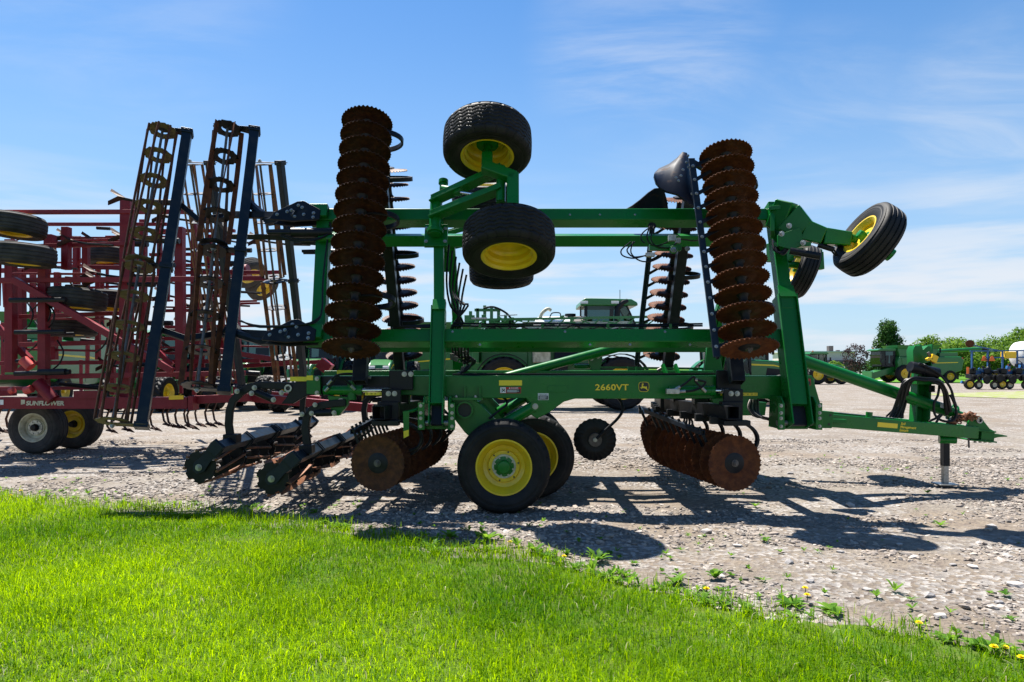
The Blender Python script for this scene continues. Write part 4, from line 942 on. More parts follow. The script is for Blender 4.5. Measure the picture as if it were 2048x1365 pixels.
# main transport wheels, arms and cylinders
for (x, y, out) in ((-0.09, 7.72, -1), (0.255, 8.60, -1), (0.255, 2 * YC - 8.60, 1), (-0.09, 2 * YC - 7.72, 1)):
    wheel(imp, (x, y, 0.522), (0, out, 0), TY_FLOAT, RIM_FLOAT, HUB_FLOAT, RING if abs(y - YC) > 1.2 else None, 8, 0.105, 0.088, holes=(0.165, 0.081, 6, 0.010), name='main_wheel')
for s in (0, 1):
    my = (lambda y: y) if not s else (lambda y: 2 * YC - y)
    pts = [(905, 802), (918, 797), (940, 797), (958, 806), (1000, 850), (1000, 905), (975, 905), (930, 866), (908, 838)]
    o = [V(((x - 1024) * 7.93 / F_PX, my(7.93), EYE_H - (y - HORIZON) * 7.93 / F_PX)) for x, y in pts]
    a = MB().plate(o, (0, 0.10 if not s else -0.10, 0)).build('wheel_arm', 'green', imp, bevel=0.008)
    c = P(930, 820, 7.93)
    b = MB(); b.lathe([(0.080, 0.0), (0.100, 0.0), (0.100, 0.055), (0.080, 0.055)], (c.x, my(7.93), c.z), (0, -1 if not s else 1, 0), 28, closed=True); b.build('rockshaft_tube', 'green', a); MB().lathe([(0, 0.0), (0.080, 0.0), (0.080, 0.006), (0, 0.006)], (c.x, my(7.93), c.z), (0, -1 if not s else 1, 0), 28).build('tube_bore_shade', 'decal_black', a)  # flat black disc on the uncut plate stands for the shade inside the tube
    b = MB(); b.bar((c.x + 0.12, my(8.25), c.z), (-0.02, my(8.15), 0.56), 0.14, 0.2); b.build('wheel_arm', 'green', imp, bevel=0.01)
    b = MB(); b.cyl((0.0, my(7.9), 0.52), (0.0, my(8.2), 0.52), 0.045, 14); b.cyl((0.2, my(8.3), 0.52), (0.255, my(8.62), 0.52), 0.04, 14); b.build('axle', 'green', imp)
    c0, c1 = P(1067, 815, 7.95), P(1005, 851, 7.95)
    b = MB(); b.cyl((c0.x, my(8.03), c0.z), (c1.x, my(8.03), c1.z), 0.068, 20); b.lathe([(0.0, 0), (0.055, 0), (0.055, 0.10), (0.0, 0.10)], (c0.x + 0.02, my(7.96), c0.z + 0.01), (0, 1 if not s else -1, 0), 18); lc = b.build('lift_cylinder', 'green', imp)
    if not s: bolt((c0.x + 0.02, 7.955, c0.z + 0.01), (0, -1, 0), 0.028, lc)
b = MB(); b.cyl(P(1015, 812, 8.6), P(985, 830, 8.6), 0.05, 16); b.bar(P(960, 800, 8.3), P(1000, 850, 8.4), 0.1, 0.12); b.build('brace', 'green', imp)
MB().tube([P(978, 838, 7.9), P(1000, 820, 7.95), P(1013, 810, 8.0), P(1012, 800, 8.1), P(1000, 792, 8.1)], 0.014, 7).build('hose', 'hose', imp)
MB().cyl((-1.0 + 0.38, 7.95, P(930, 820, 7.93).z), (-1.0 + 0.38, 2 * YC - 7.95, P(930, 820, 7.93).z), 0.085, 20).build('rockshaft_tube', 'green', imp)

# ground-level disc gangs under the centre frame (a V from each side to the middle)
ZG = 0.58
for s in (0, 1):
    my = (lambda y: y) if not s else (lambda y: 2 * YC - y)
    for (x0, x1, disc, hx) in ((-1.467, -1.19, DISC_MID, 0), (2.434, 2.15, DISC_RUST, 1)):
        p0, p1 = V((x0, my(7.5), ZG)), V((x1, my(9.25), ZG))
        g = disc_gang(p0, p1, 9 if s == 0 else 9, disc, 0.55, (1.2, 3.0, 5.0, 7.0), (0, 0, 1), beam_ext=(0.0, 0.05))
        # hangers between the gang beam and the main beam
        hx0 = x0 + 0.06; b = MB()
        b.box((hx0 - 0.0, my(7.78), ZG + 0.55), (0.24, 0.12, 0.22)); b.box((hx0 + 0.03, my(7.80), ZG + 0.72), (0.22, 0.06, 0.16)); b.box((hx0 + (0.12 if hx == 0 else 0.02), my(7.93), ZG + 0.90), (0.28, 0.05, 0.23)); b.box((hx0, my(7.62), ZG + 0.43), (0.30, 0.14, 0.06))
        h = b.build('gang_hanger', 'black', g, bevel=0.010)
        if not s:
            for dx, dz in ((0.16, 0.97), (0.235, 0.97)) if hx == 0 else ((0.07, 0.97), (0.135, 0.97)): bolt((hx0 + dx, 7.905, ZG + dz), (0, -1, 0), 0.024, h)
            for dx in (0.0, 0.07): bolt((hx0 + dx, 7.77, ZG + 0.75), (0, -1, 0), 0.024, h)
        for yy in (8.35, 9.0): MB().box((x0 + (x1 - x0) * (yy - 7.5) / 1.75, my(yy), ZG + 0.68), (0.16, 0.16, 0.16)).build('gang_hanger', 'black', g, bevel=0.008)
        # spring-tooth scraper bar behind the gang
        q0, q1 = (V((x0 - 0.19, my(7.95), ZG + 0.40)), V((x0 + 0.10, my(9.2), ZG + 0.42))) if hx == 0 else (V((x0 - 0.36, my(7.75), ZG + 0.38)), V((x0 - 0.62, my(9.2), ZG + 0.42)))
        if hx == 0 and not s: q0, q1 = P(705, 864, 7.7), P(768, 828, 9.0)
        if hx == 1 and not s: q0, q1 = P(1406, 866, 7.65), P(1292, 822, 9.2)
        sb = MB().rtube(q0, q1, 0.055, 0.055, 0.006).build('scraper_bar', 'blue_black', g, bevel=0.004)
        for i in range(9):
            p = q0.lerp(q1, (i + 0.25) / 9.0); e = V((0.10 if hx else 0.08, 0, -0.20)); MB().bar(p + V((-0.02, 0, 0.06)), p + e, 0.03, 0.012, up=(0, 1, 0)).build('scraper_blade', 'black', sb)
# lone coulter in the middle with its curved shank
inst('centre_coulter', disc_mesh('centre_coulter', 0.29, 'black', waves=24), imp, axis_matrix(P(1190, 880, 9.3), V((-0.05, -1, 0))))
bolt(P(1190, 880, 9.26), (0, -1, 0), 0.035, imp)
MB().lathe([(0.0, 0), (0.09, 0), (0.09, 0.05), (0.0, 0.05)], P(1190, 880, 9.3), (0, -1, 0), 20).build('coulter_hub', 'worn_steel', imp)
MB().tube([P(1193, 878, 9.24), P(1215, 857, 9.24), P(1235, 838, 9.25), P(1245, 822, 9.28), P(1244, 808, 9.3), P(1236, 796, 9.32), P(1222, 788, 9.35)], 0.02, 10).build('coulter_shank', 'black', imp)

# gang angle cylinders with hoses and scales on the near side
def cyl_set(x0, x1, xr, y, root):
    b = MB(); b.cyl(P(x0, y, 7.86), P(x1, y, 7.86), 0.055, 20); b.lathe([(0.0, 0), (0.06, 0), (0.06, 0.05), (0.0, 0.05)], P(x1, y, 7.86), (1, 0, 0), 18); c = b.build('angle_cylinder', 'green', root)
    MB().cyl(P(x1 + 4, y, 7.86), P(xr, y, 7.86), 0.028, 14).build('cylinder_rod', 'chrome', c)
    return c
c1 = cyl_set(648, 716, 784, 781, imp)
b = MB(); b.cyl(P(704, 762, 7.86), P(704, 800, 7.86), 0.05, 18); b.plate(outline([(655, 792), (698, 795), (694, 811), (678, 832), (664, 832), (659, 811)], 7.86), (0, 0.10, 0)); b.build('cylinder_mount', 'green', c1, bevel=0.005)
b = MB(); b.lathe([(0.022, 0), (0.036, 0), (0.036, 0.02), (0.022, 0.02)], P(682, 803, 7.86), (0, -1, 0), 20); b.build('pin_ring', 'zinc', c1); MB().lathe([(0.0, 0), (0.022, 0), (0.022, 0.006), (0.0, 0.006)], P(682, 803, 7.86), (0, -1, 0), 20).build('pin_bore_shade', 'decal_black', c1); bolt(P(669, 828, 7.855), (0, -1, 0), 0.022, c1)  # black disc paints the shade of the pin hole
c2 = cyl_set(1338, 1420, 1456, 782, imp)
MB().box(P(1345, 783, 7.80), (0.15, 0.07, 0.06)).build('fitting', 'zinc', c2, bevel=0.006)
for (pts, cc) in (([(650, 783), (664, 768), (673, 755), (690, 760), (710, 780)], c1), ([(655, 770), (672, 752), (700, 748), (730, 752), (742, 756)], c1), ([(1350, 780), (1370, 768), (1388, 754), (1392, 765), (1412, 784)], c2), ([(1356, 784), (1385, 782), (1405, 773), (1411, 765), (1402, 762), (1390, 760)], c2)):
    MB().tube([P(x, y, 7.79) for x, y in pts], 0.013, 8).build('hose', 'hose', cc)
    q = [P(x, y, 7.788) for x, y in pts]
    MB().tube([q[0], q[0].lerp(q[1], 0.5)], 0.018, 8).build('hose_fitting', 'zinc', cc); MB().tube([q[-1].lerp(q[-2], 0.4), q[-1]], 0.018, 8).build('hose_fitting', 'zinc', cc)
def scale_decal(x0, x1, y0, y1, Y, nums):
    s = MB().plate(outline([(x0, y0), (x1, y0), (x1, y1), (x0, y1)], Y), (0, -0.003, 0)).build('scale_decal', 'decal_yellow', imp)
    h = (y1 - y0) * Y / F_PX
    for t, f in nums: text(t, h * 0.75, 'decal_black', P(x0 + (x1 - x0) * f, y1 - (y1 - y0) * 0.25, Y - 0.0045), (1, 0, 0), (0, 0, 1), s, align='CENTER')
scale_decal(730, 781, 785, 791, 7.80, (('12', .07), ('10', .25), ('8', .40), ('6', .60), ('4', .78), ('2', .92)))
scale_decal(1484, 1515, 786, 792, 7.985, (('6', .12), ('8', .38), ('10', .62), ('12', .87)))
MB().plate(outline([(1441, 786), (1444, 786), (1444, 792), (1441, 792)], 7.985), (0, -0.004, 0)).build('scale_decal', 'decal_yellow', imp)

# rear arms and ground baskets
for s in (0, 1):
    my = (lambda y: y) if not s else (lambda y: 2 * YC - y)
    def Q(px, py, Y=7.95, dy=0.0):
        p = P(px, py, Y); return V((p.x, my(Y + dy), p.z))
    b = MB(); b.plate([Q(*p) for p in ((562, 808), (571, 797), (586, 770), (603, 755), (650, 753), (790, 753), (790, 778), (640, 790), (612, 792), (585, 808))], (0, 0.06 if not s else -0.06, 0))
    rb = b.build('basket_frame', 'black', imp, bevel=0.006)
    b = MB(); b.lathe([(0.026, 0), (0.044, 0), (0.044, 0.02), (0.026, 0.02)], Q(577, 777), (0, -1 if not s else 1, 0), 22); b.build('pin_ring', 'zinc', rb); MB().lathe([(0.0, 0), (0.026, 0), (0.026, 0.006), (0.0, 0.006)], Q(577, 777), (0, -1 if not s else 1, 0), 22).build('pin_bore_shade', 'decal_black', rb)  # pin hole shade drawn as a black disc inside the ring
    curve = [(590, 773), (555, 772), (522, 771), (500, 774), (478, 786), (463, 802), (456, 822), (454, 850), (459, 884)]
    arm = MB().ribbon([Q(x, y, 7.95, 0.05) for x, y in curve], 0.06, 0.085, (0, 1, 0)).build('basket_arm', 'black', imp, bevel=0.01, angle=60)
    b = MB(); b.cyl(Q(512, 785), Q(547, 800), 0.038, 14); b.cyl(Q(505, 781), Q(515, 787), 0.02, 10); b.build('down_cylinder', 'black', arm)
    if not s:
        for x, y in ((474, 783), (509, 776), (503, 787), (563, 786), (547, 800)): bolt(Q(x, y, 7.90), (0, -1, 0), 0.024, arm)
    bt0, bt1 = V((-3.28, my(7.62), 0.735)), V((-3.28, my(9.32), 0.745))
    basket(imp, V((-3.47, my(7.60), 0.52)), V((-3.47, my(9.30), 0.52)), bt0, bt1, flat=False, nb=9, plates=3, plate=PLATE_DARK, end=END_PLATE, twist=0.5, beam_size=0.11)
    MB().box((-3.28, my(8.0), 0.80), (0.16, 0.16, 0.10)).build('arm_clamp', 'black', arm, bevel=0.008)
    curve = [(690, 806), (665, 808), (640, 812), (622, 820), (612, 834), (608, 856), (611, 884), (616, 906)]
    arm = MB().ribbon([Q(x, y, 7.80, 0.05) for x, y in curve], 0.06, 0.085, (0, 1, 0)).build('basket_arm', 'black', imp, bevel=0.01, angle=60)
    b = MB(); b.cyl(Q(632, 827, 7.82), Q(664, 826, 7.82), 0.04, 14); b.cyl(Q(625, 827, 7.82), Q(634, 827, 7.82), 0.02, 10); b.build('down_cylinder', 'black', arm)
    if not s:
        for x, y in ((630, 810), (604, 829), (623, 827), (668, 826)): bolt(Q(x, y, 7.78), (0, -1, 0), 0.022, arm)
    basket(imp, V((-2.63, my(7.50), 0.41)), V((-2.63, my(9.30), 0.41)), V((-2.40, my(7.55), 0.62)), V((-2.40, my(9.32), 0.62)), flat=True, nb=8, plates=3, plate=PLATE_DARK, end=END_PLATE, twist=0.5, beam_size=0.11)
    MB().box((-2.36, my(7.86), 0.69), (0.15, 0.15, 0.10)).build('arm_clamp', 'black', arm, bevel=0.008)
# reflector posts and strips on the near rear corner
b = MB(); b.plate(outline([(613, 742), (620, 752), (640, 752), (641, 790), (613, 788)], 7.88), (0, 0.05, 0)); b.bar(P(616, 742, 7.88), P(618, 700, 7.95), 0.012, 0.05); gb = b.build('corner_bracket', 'green', imp, bevel=0.004)
MB().plate(outline([(580, 754), (613, 754), (613, 763), (580, 763)], 7.945), (0, -0.003, 0)).build('reflector', 'decal_yellow', rb)
MB().plate(outline([(613, 752), (626, 751), (626, 761), (613, 761)], 7.875), (0, -0.003, 0)).build('reflector', 'decal_yellow', gb)
for y in (758, 786): bolt(P(634, y, 7.87), (0, -1, 0), 0.02, gb)
MB().plate(outline([(674, 741), (709, 741), (709, 750), (674, 750)], 9.0 - 0.05), (0, -0.004, 0)).build('reflector', 'decal_yellow', imp)
st = MB().plate(outline([(806, 824), (818, 822), (818, 872), (807, 878)], 7.6), (0, 0.012, 0)).build('marker_plate', 'green', imp)
MB().plate(outline([(807, 863), (817.5, 860), (817.5, 872), (807.5, 877)], 7.597), (0, -0.003, 0)).build('reflector', 'decal_yellow', st)
MB().tube([P(806, 826, 7.62), P(825, 822, 7.66), P(842, 815, 7.7), P(850, 805, 7.72)], 0.018, 8).build('marker_arm', 'green', st)
MB().tube([P(818, 850, 7.62), P(832, 858, 7.66), P(843, 875, 7.7), P(836, 895, 7.7), P(815, 903, 7.7)], 0.02, 8).build('hose', 'hose', imp)
# hose bundle near the front hinge
for i in range(9):
    MB().tube([P(1500 + 2 * i, 800, 8.3), P(1496 + 3 * i, 815 + 2 * i, 8.25), P(1506 + 5 * i, 832 + i, 8.2), P(1525 + 5 * i, 834 + 2 * i, 8.2), P(1552 + 3 * i, 842 + i, 8.1)], 0.010 + 0.004 * (i % 2), 6).build('hose', 'hose' if i % 3 else 'worn_steel', imp)

# ---------------------------------------------------------------- lettering and labels on the main beam
YF = 8.0 - 0.0015
def decal(px0, px1, py0, py1, material, parent=main, Y=YF, name='decal', th=0.0025): return MB().plate(outline([(px0, py0), (px1, py0), (px1, py1), (px0, py1)], Y), (0, -th, 0)).build(name, material, parent)
u = 8.0 / F_PX
decal(998, 1044, 761, 771.5, 'decal_yellow')
dl = decal(1000, 1042, 774.5, 787, 'decal_red'); decal(1000.6, 1011.5, 775.2, 786.3, 'white', dl, YF - 0.003, 'pictogram_panel'); decal(1013, 1041, 779, 786, 'decal_black', dl, YF - 0.003, 'warning_panel')
text('\u25b2 DANGER', 0.021, 'white', P(1027, 777.8, YF - 0.0045), (1, 0, 0), (0, 0, 1), dl, align='CENTER', bold=0.0003)
for i in range(4): decal(1014, 1038 - (i % 2) * 5, 780.1 + 1.4 * i, 780.7 + 1.4 * i, 'white', dl, YF - 0.0055, 'print_line', 0.001)
b = MB()
for a, c in (((1003, 776.5), (1007, 781)), ((1007, 781), (1003, 785)), ((1007, 781), (1010, 784)), ((1002, 781), (1006, 779)), ((1008, 777), (1009, 781)), ((1004, 783.5), (1010, 780))): b.bar(P(*a, YF - 0.007), P(*c, YF - 0.007), 0.0015, 0.007)
b.build('pictogram', 'decal_black', dl)
wl = decal(1076, 1097, 787, 800.5, 'white', main); decal(1077, 1096, 791.5, 799.7, 'decal_black', wl, YF - 0.003, 'warning_panel')
text('IMPORTANT', 0.019, 'decal_black', P(1086.5, 790.6, YF - 0.0045), (1, 0, 0), (0, 0, 1), wl, align='CENTER')
for i in range(4): decal(1079, 1094 - (i % 2) * 3, 793 + 1.5 * i, 793.6 + 1.5 * i, 'white', wl, YF - 0.0055, 'print_line', 0.001)
text('2660VT', 0.098, 'decal_black', P(1190.2, 780.7, YF), (1, 0, 0), (0, 0, 1), main, bold=0.005, stretch=1.20, name='model_lettering_outline', space=1.05)
text('2660VT', 0.098, 'decal_yellow', P(1190.2, 780.7, YF - 0.0015), (1, 0, 0), (0, 0, 1), main, bold=0.0022, stretch=1.20, name='model_lettering', space=1.05)
# leaping-deer badge: rounded shield, border, animal silhouette
def badge_ring(k, Y):
    cx, cy = 1287.7, 774.2; pts = []
    for i in range(40):
        a = 2 * math.pi * i / 40; c, s = math.cos(a), math.sin(a)
        x = 10.6 * k * math.copysign(abs(c) ** 0.55, c); y = 10.0 * k * math.copysign(abs(s) ** 0.55, s)
        x *= 1.0 - 0.06 * (y / 10.0) * 0.5; pts.append(P(cx + x, cy + y, Y))
    return pts
bd = MB().plate(badge_ring(1.0, YF), (0, -0.002, 0)).build('badge', 'decal_yellow', main)
MB().plate(badge_ring(0.92, YF - 0.002), (0, -0.0015, 0)).build('badge_field', 'decal_black', bd)
deer = [(-0.78, 0.08), (-0.70, 0.16), (-0.52, 0.10), (-0.42, 0.16), (-0.60, 0.30), (-0.58, 0.44), (-0.50, 0.36), (-0.34, 0.24), (-0.06, 0.22), (0.16, 0.30), (0.40, 0.38), (0.58, 0.60), (0.80, 0.78), (0.82, 0.70), (0.66, 0.46), (0.58, 0.20), (0.62, -0.10), (0.52, -0.22), (0.46, -0.02), (0.26, -0.14), (-0.10, -0.14), (-0.20, -0.34), (-0.14, -0.52), (-0.02, -0.56), (-0.08, -0.72), (-0.24, -0.80), (-0.42, -0.72), (-0.30, -0.66), (-0.26, -0.58), (-0.46, -0.50), (-0.52, -0.42), (-0.36, -0.40), (-0.40, -0.10), (-0.52, 0.0)]
MB().plate([P(1287.7 + 10.2 * x, 774.6 + 9.4 * y, YF - 0.0035) for x, y in deer], (0, -0.0015, 0)).build('badge_deer', 'decal_yellow', bd)

# ---------------------------------------------------------------- hitch
for s in (0, 1):
    my = (lambda y: y) if not s else (lambda y: 2 * YC - y)
    def H(px, py, Y): p = P(px, py, Y); return V((p.x, my(Y), p.z))
    b = MB(); b.plate([H(1600, 752, 8.25), H(1625, 752, 8.25), H(1645, 822, 8.25), H(1668, 824, 8.25), H(1664, 857, 8.25), H(1598, 857, 8.25)], (0, 0.12 if not s else -0.12, 0)); hp = b.build('hitch_plate', 'green', imp, bevel=0.005)
    if not s:
        for x, y in ((1661, 831), (1658, 849)): MB().lathe([(0, 0), (0.014, 0), (0.014, 0.003), (0, 0.003)], H(x, y, 8.248), (0, -1, 0), 12).build('bolt_hole_shade', 'decal_black', hp)  # plate is not drilled; black discs paint the shade of the holes
        MB().plate(outline([(1613, 758), (1621, 758), (1622, 771), (1613, 771)], 8.245), (0, -0.003, 0)).build('decal', 'decal_red', hp); MB().plate(outline([(1614, 763), (1620, 763), (1621, 770), (1614, 770)], 8.241), (0, -0.002, 0)).build('decal', 'decal_black', hp)
    p0, p1 = H(1655, 841, 8.55), H(1950, 865.5, 9.28)
    tg = MB().bar(p0, p1, 0.12, 0.165).build('hitch_tongue', 'green', imp, bevel=0.012)
    if not s: near_tongue = tg; tp0, tp1 = p0, p1
d = (tp1 - tp0).normalized(); nrm = d.cross(V((0, 0, 1))).normalized(); upv = nrm.cross(d).normalized()
if nrm.y > 0: nrm = -nrm; 
upv = V((0, 0, 1)) - d * d.z; upv.normalize()
def on_tongue(px, dz): 
    f = (px - 1655) / (1950 - 1655); return tp0.lerp(tp1, f) + nrm * 0.062 + upv * dz
q0, q1 = on_tongue(1742, 0), on_tongue(1781, 0)
MB().plate([q0 - upv * 0.03, q1 - upv * 0.03, q1 + upv * 0.03, q0 + upv * 0.03], nrm * 0.002).build('reflector', 'decal_yellow', near_tongue)
for i, t in enumerate(('Soil', 'Management', 'System')):
    text(t, 0.046, 'decal_yellow', on_tongue(1787 - i * 1.0, 0.022 - i * 0.042), d, upv, near_tongue, shear=0.25, bold=0.0012, stretch=1.12)
MB().cyl(on_tongue(1732, 0.07) - nrm * 0.06, on_tongue(1732, 0.15) - nrm * 0.06, 0.04, 14).build('hose_guide', 'green', near_tongue)
up_tube = MB(); up_tube.cyl(P(1580, 713, 9.35), P(1900, 824, 9.35), 0.083, 28); up_tube.cyl(P(1898, 823, 9.35), P(1932, 836, 9.38), 0.058, 20); up_tube.lathe([(0.083, 0), (0.115, 0), (0.115, 0.03), (0.083, 0.03)], P(1903, 825, 9.35), P(1903, 825, 9.35) - P(1580, 713, 9.35), 28)
ut = up_tube.build('hitch_strut', 'green', imp)
MB().lathe([(0.062, 0.0), (0.062, 0.08), (0.0, 0.08)], P(1925, 833, 9.37), P(1935, 837, 9.37) - P(1925, 833, 9.37), 20).build('strut_cap', 'white', ut)
MB().plate([P(1881, 806, 9.262), P(1890, 809, 9.262), P(1889, 818, 9.262), P(1880, 815, 9.262)], (0, -0.004, 0)).build('decal', 'white', ut)
for a in range(6):
    e = (P(1903, 825, 9.35) - P(1580, 713, 9.35)).normalized(); s_, t_, _ = frame_from(e); bolt(P(1903, 825, 9.35) + (s_ * math.cos(a * 1.047) + t_ * math.sin(a * 1.047)) * 0.10, -e, 0.018, ut)
b = MB()
b.bar(P(1590, 835, 8.9), P(1660, 838, 8.9), 0.9, 0.05); b.build('hitch_deck', 'green', imp, bevel=0.005)
# clevis nose
b = MB(); b.plate([P(1934, 853, 9.25), P(1940, 840, 9.25), P(1952, 834, 9.25), P(1963, 834, 9.25), P(1969, 844, 9.25), P(1980, 858, 9.25), P(1990, 863, 9.25), P(1945, 862, 9.25)], (0, 0.04, 0)); b.plate([P(1934, 853, 9.5), P(1940, 840, 9.5), P(1952, 834, 9.5), P(1963, 834, 9.5), P(1969, 844, 9.5), P(1980, 858, 9.5), P(1990, 863, 9.5), P(1945, 862, 9.5)], (0, 0.04, 0)); ear = b.build('hitch_ear', 'green', imp, bevel=0.006)
b = MB(); b.lathe([(0.026, 0), (0.042, 0), (0.042, 0.03), (0.026, 0.03)], P(1957, 841, 9.25), (0, -1, 0), 20); b.lathe([(0, 0), (0.026, 0), (0.026, 0.004), (0, 0.004)], P(1957, 841, 9.249), (0, -1, 0), 16); b.build('pin_ring', 'zinc', ear)
b = MB(); b.box(P(1950, 860, 9.4) , (0.34, 0.36, 0.02), Matrix.Rotation(R(5), 3, 'Y')); b.box(P(1950, 880, 9.4), (0.36, 0.36, 0.02), Matrix.Rotation(R(5), 3, 'Y')); b.box(P(1962, 870, 9.4), (0.18, 0.28, 0.13), Matrix.Rotation(R(5), 3, 'Y'))
b.plate([P(1975, 866, 9.30), P(2000, 869, 9.34), P(2015, 872, 9.38), P(2015, 874, 9.38), P(1998, 875, 9.34), P(1976, 880, 9.30)], (0, 0.12, 0)); ns = b.build('hitch_clevis', 'green', imp, bevel=0.005)
for i in range(4): MB().cyl(P(1950 + 10 * i, 880, 9.28), P(1950 + 10 * i, 886, 9.28), 0.018, 8).build('bolt', 'zinc', ns)
MB().cyl(P(1937, 878, 9.25), P(1938, 896, 9.25), 0.012, 8).build('lynch_pin', 'worn_steel', ns)
MB().lathe([(0.045, 0), (0.055, 0), (0.055, 0.2), (0.0, 0.2)], P(1912, 880, 9.2), (-1, 0.3, 0), 16).build('jack_storage_tube', 'green', imp)
# jack
b = MB(); b.rtube(P(1890, 932, 9.4), P(1890, 872, 9.4), 0.085, 0.085, 0.008); jk = b.build('jack_leg', 'black', imp, bevel=0.006)
zt = P(1890, 934, 9.4).z; jx = P(1890, 900, 9.4).x
MB().bar((jx, 9.4, 0.02), (jx, 9.4, zt + 0.1), 0.068, 0.068).build('jack_inner_leg', 'zinc', jk, bevel=0.006)
MB().box((jx, 9.4, 0.025), (0.26, 0.22, 0.018)).build('jack_foot', 'zinc', jk, bevel=0.004)
# hose stand
b = MB(); b.bar(P(1825, 850, 9.35), P(1834, 690, 9.45), 0.02, 0.16, up=(0, 1, 0)); b.bar(P(1852, 848, 9.35), P(1858, 690, 9.45), 0.02, 0.16, up=(0, 1, 0)); b.bar(P(1838, 848, 9.45), P(1846, 705, 9.5), 0.17, 0.02)
b.plate(outline([(1826, 702), (1830, 692), (1844, 692), (1846, 700), (1856, 692), (1862, 693), (1866, 722), (1828, 735)], 9.32), (0, 0.16, 0)); b.box(P(1848, 765, 9.35), (0.36, 0.3, 0.05)); hs_ = b.build('hose_stand', 'green', imp, bevel=0.005)
b = MB(); b.cyl(P(1822, 735, 9.2), P(1874, 747, 9.25), 0.075, 20); b.lathe([(0.0, 0), (0.07, 0), (0.078, 0.012), (0.078, 0.17), (0.084, 0.175), (0.084, 0.2), (0.075, 0.2)], P(1820, 734, 9.19), P(1874, 747, 9.25) - P(1820, 734, 9.19), 22); b.build('manual_canister', 'black', hs_)
b = MB(); b.bar(P(1856, 705, 9.2), P(1868, 728, 9.2), 0.02, 0.035); b.build('latch_handle', 'worn_steel', hs_)
b = MB(); b.plate(outline([(1866, 708), (1878, 714), (1873, 727), (1862, 722)], 9.15), (0, 0.04, 0)); b.plate(outline([(1853, 718), (1858, 715), (1866, 715), (1866, 720), (1859, 721), (1855, 723)], 9.15), (0, 0.04, 0)); b.build('hose_clip', 'plastic_yellow', hs_, bevel=0.006)
for i in range(16):
    j = rnd.uniform(-1.6, 1.6); k = rnd.uniform(-1.6, 1.6); y = 9.2 + rnd.uniform(-0.12, 0.16); e = i / 15.0 * 1.25 - 0.1
    pts = [P(1778 + 22 * e + 3 * j, 834 + 3 * e, y), P(1792 + 16 * e + 2 * k, 812, y), P(1800 + 14 * e, 785 + 3 * k, y - 0.05), P(1808 + 12 * e, 766 + 2 * j, y - 0.08), P(1826 + 4 * e, 756 + 4 * e, y - 0.1), P(1850 + 3 * j, 757 + 5 * e, y - 0.1), P(1874 + 4 * e, 764 + 3 * k, y - 0.08), P(1886 + 6 * e, 782 + 3 * j, y - 0.05), P(1890 + 8 * e, 806 + 4 * k, y), P(1893 + 9 * e, 826 + 3 * k, y + 0.05)]
    MB().tube(pts, 0.0125, 7).build('hose', 'hose', hs_)
for pts in ([(1838, 727), (1856, 735), (1880, 750), (1900, 775), (1908, 800), (1913, 815)], [(1880, 760), (1876, 790), (1868, 808), (1870, 830), (1885, 842), (1905, 842), (1913, 828), (1908, 806), (1900, 790)], [(1820, 742), (1817, 755), (1822, 766)], [(1858, 843), (1870, 838), (1880, 830)], [(1872, 846), (1878, 836), (1884, 830)]):
    MB().tube([P(x, y, 9.12) for x, y in pts], 0.016, 8).build('hose', 'hose', hs_)
MB().box(P(1864, 778, 9.3), (0.05, 0.06, 0.09)).build('plug_holder', 'black', hs_, bevel=0.004)
# rusty safety chain heaped on the tongue
lk = MB(); pts = [V((0.026 * math.cos(a) + (0.018 if math.cos(a) > 0 else -0.018), 0.022 * math.sin(a), 0)) for a in (2 * math.pi * k / 12 for k in range(13))]
lk.tube(pts, 0.0095, 6, cap=False); LINK = lk.mesh('chain_link', 'rust_bar')
chain = MB().tube([P(1905, 845, 9.2), P(1922, 843, 9.2), P(1937, 838, 9.2), P(1949, 832, 9.2)], 0.006, 6).build('safety_chain', 'rust_bar', imp)
for i in range(46):
    f = i / 45.0; x = 1902 + 48 * f + rnd.uniform(-4, 4); y = 846 - 14 * f + rnd.uniform(-4, 5) - 4 * math.sin(f * 3)
    m = Matrix.Rotation(rnd.uniform(0, 6.28), 4, 'X') @ Matrix.Rotation(rnd.uniform(-.6, .6), 4, 'Y') @ Matrix.Rotation(rnd.uniform(0, 3.1), 4, 'Z'); m.translation = P(x, y, 9.2 + rnd.uniform(-.06, .06)); inst('chain_link', LINK, chain, m)

# wiring and a valve under the upper wing beam
gr = MB().lathe([(0.0, 0), (0.05, 0), (0.05, 0.012), (0.0, 0.012)], NW.px(1304, 453, 0.10), NW.n, 18).build('grommet', 'black', imp)
for pts in ([(1304, 453), (1290, 462), (1282, 472), (1284, 482), (1290, 486)], [(1300, 453), (1294, 472), (1300, 488), (1318, 491), (1336, 484)], [(1308, 453), (1302, 480), (1316, 494), (1340, 496), (1352, 487)], [(1262, 484), (1243, 500), (1246, 512), (1268, 517), (1292, 511)], [(1270, 484), (1254, 500), (1266, 514), (1290, 512)], [(1266, 484), (1262, 506), (1280, 522), (1306, 522), (1334, 506)], [(1356, 478), (1372, 480), (1388, 482), (1400, 480)]):
    MB().tube([NW.px(x, y, 0.16) for x, y in pts], 0.009, 6).build('cable', 'hose', imp)
for x, y, w, h in ((1344, 477, .09, .07), (1356, 482, .06, .06), (1300, 510, .11, .05)): MB().box(NW.px(x, y, 0.15), (w, 0.06, h)).build('valve', 'zinc', imp, bevel=0.005)
b = MB(); b.bar(NW.px(1298, 496, 0.10), NW.px(1362, 497, 0.10), 0.08, 0.07); b.cyl(NW.px(1347, 500, 0.2), NW.px(1347, 500, 0.0), 0.05, 16); br = b.build('wing_bracket', 'green', imp, bevel=0.006)
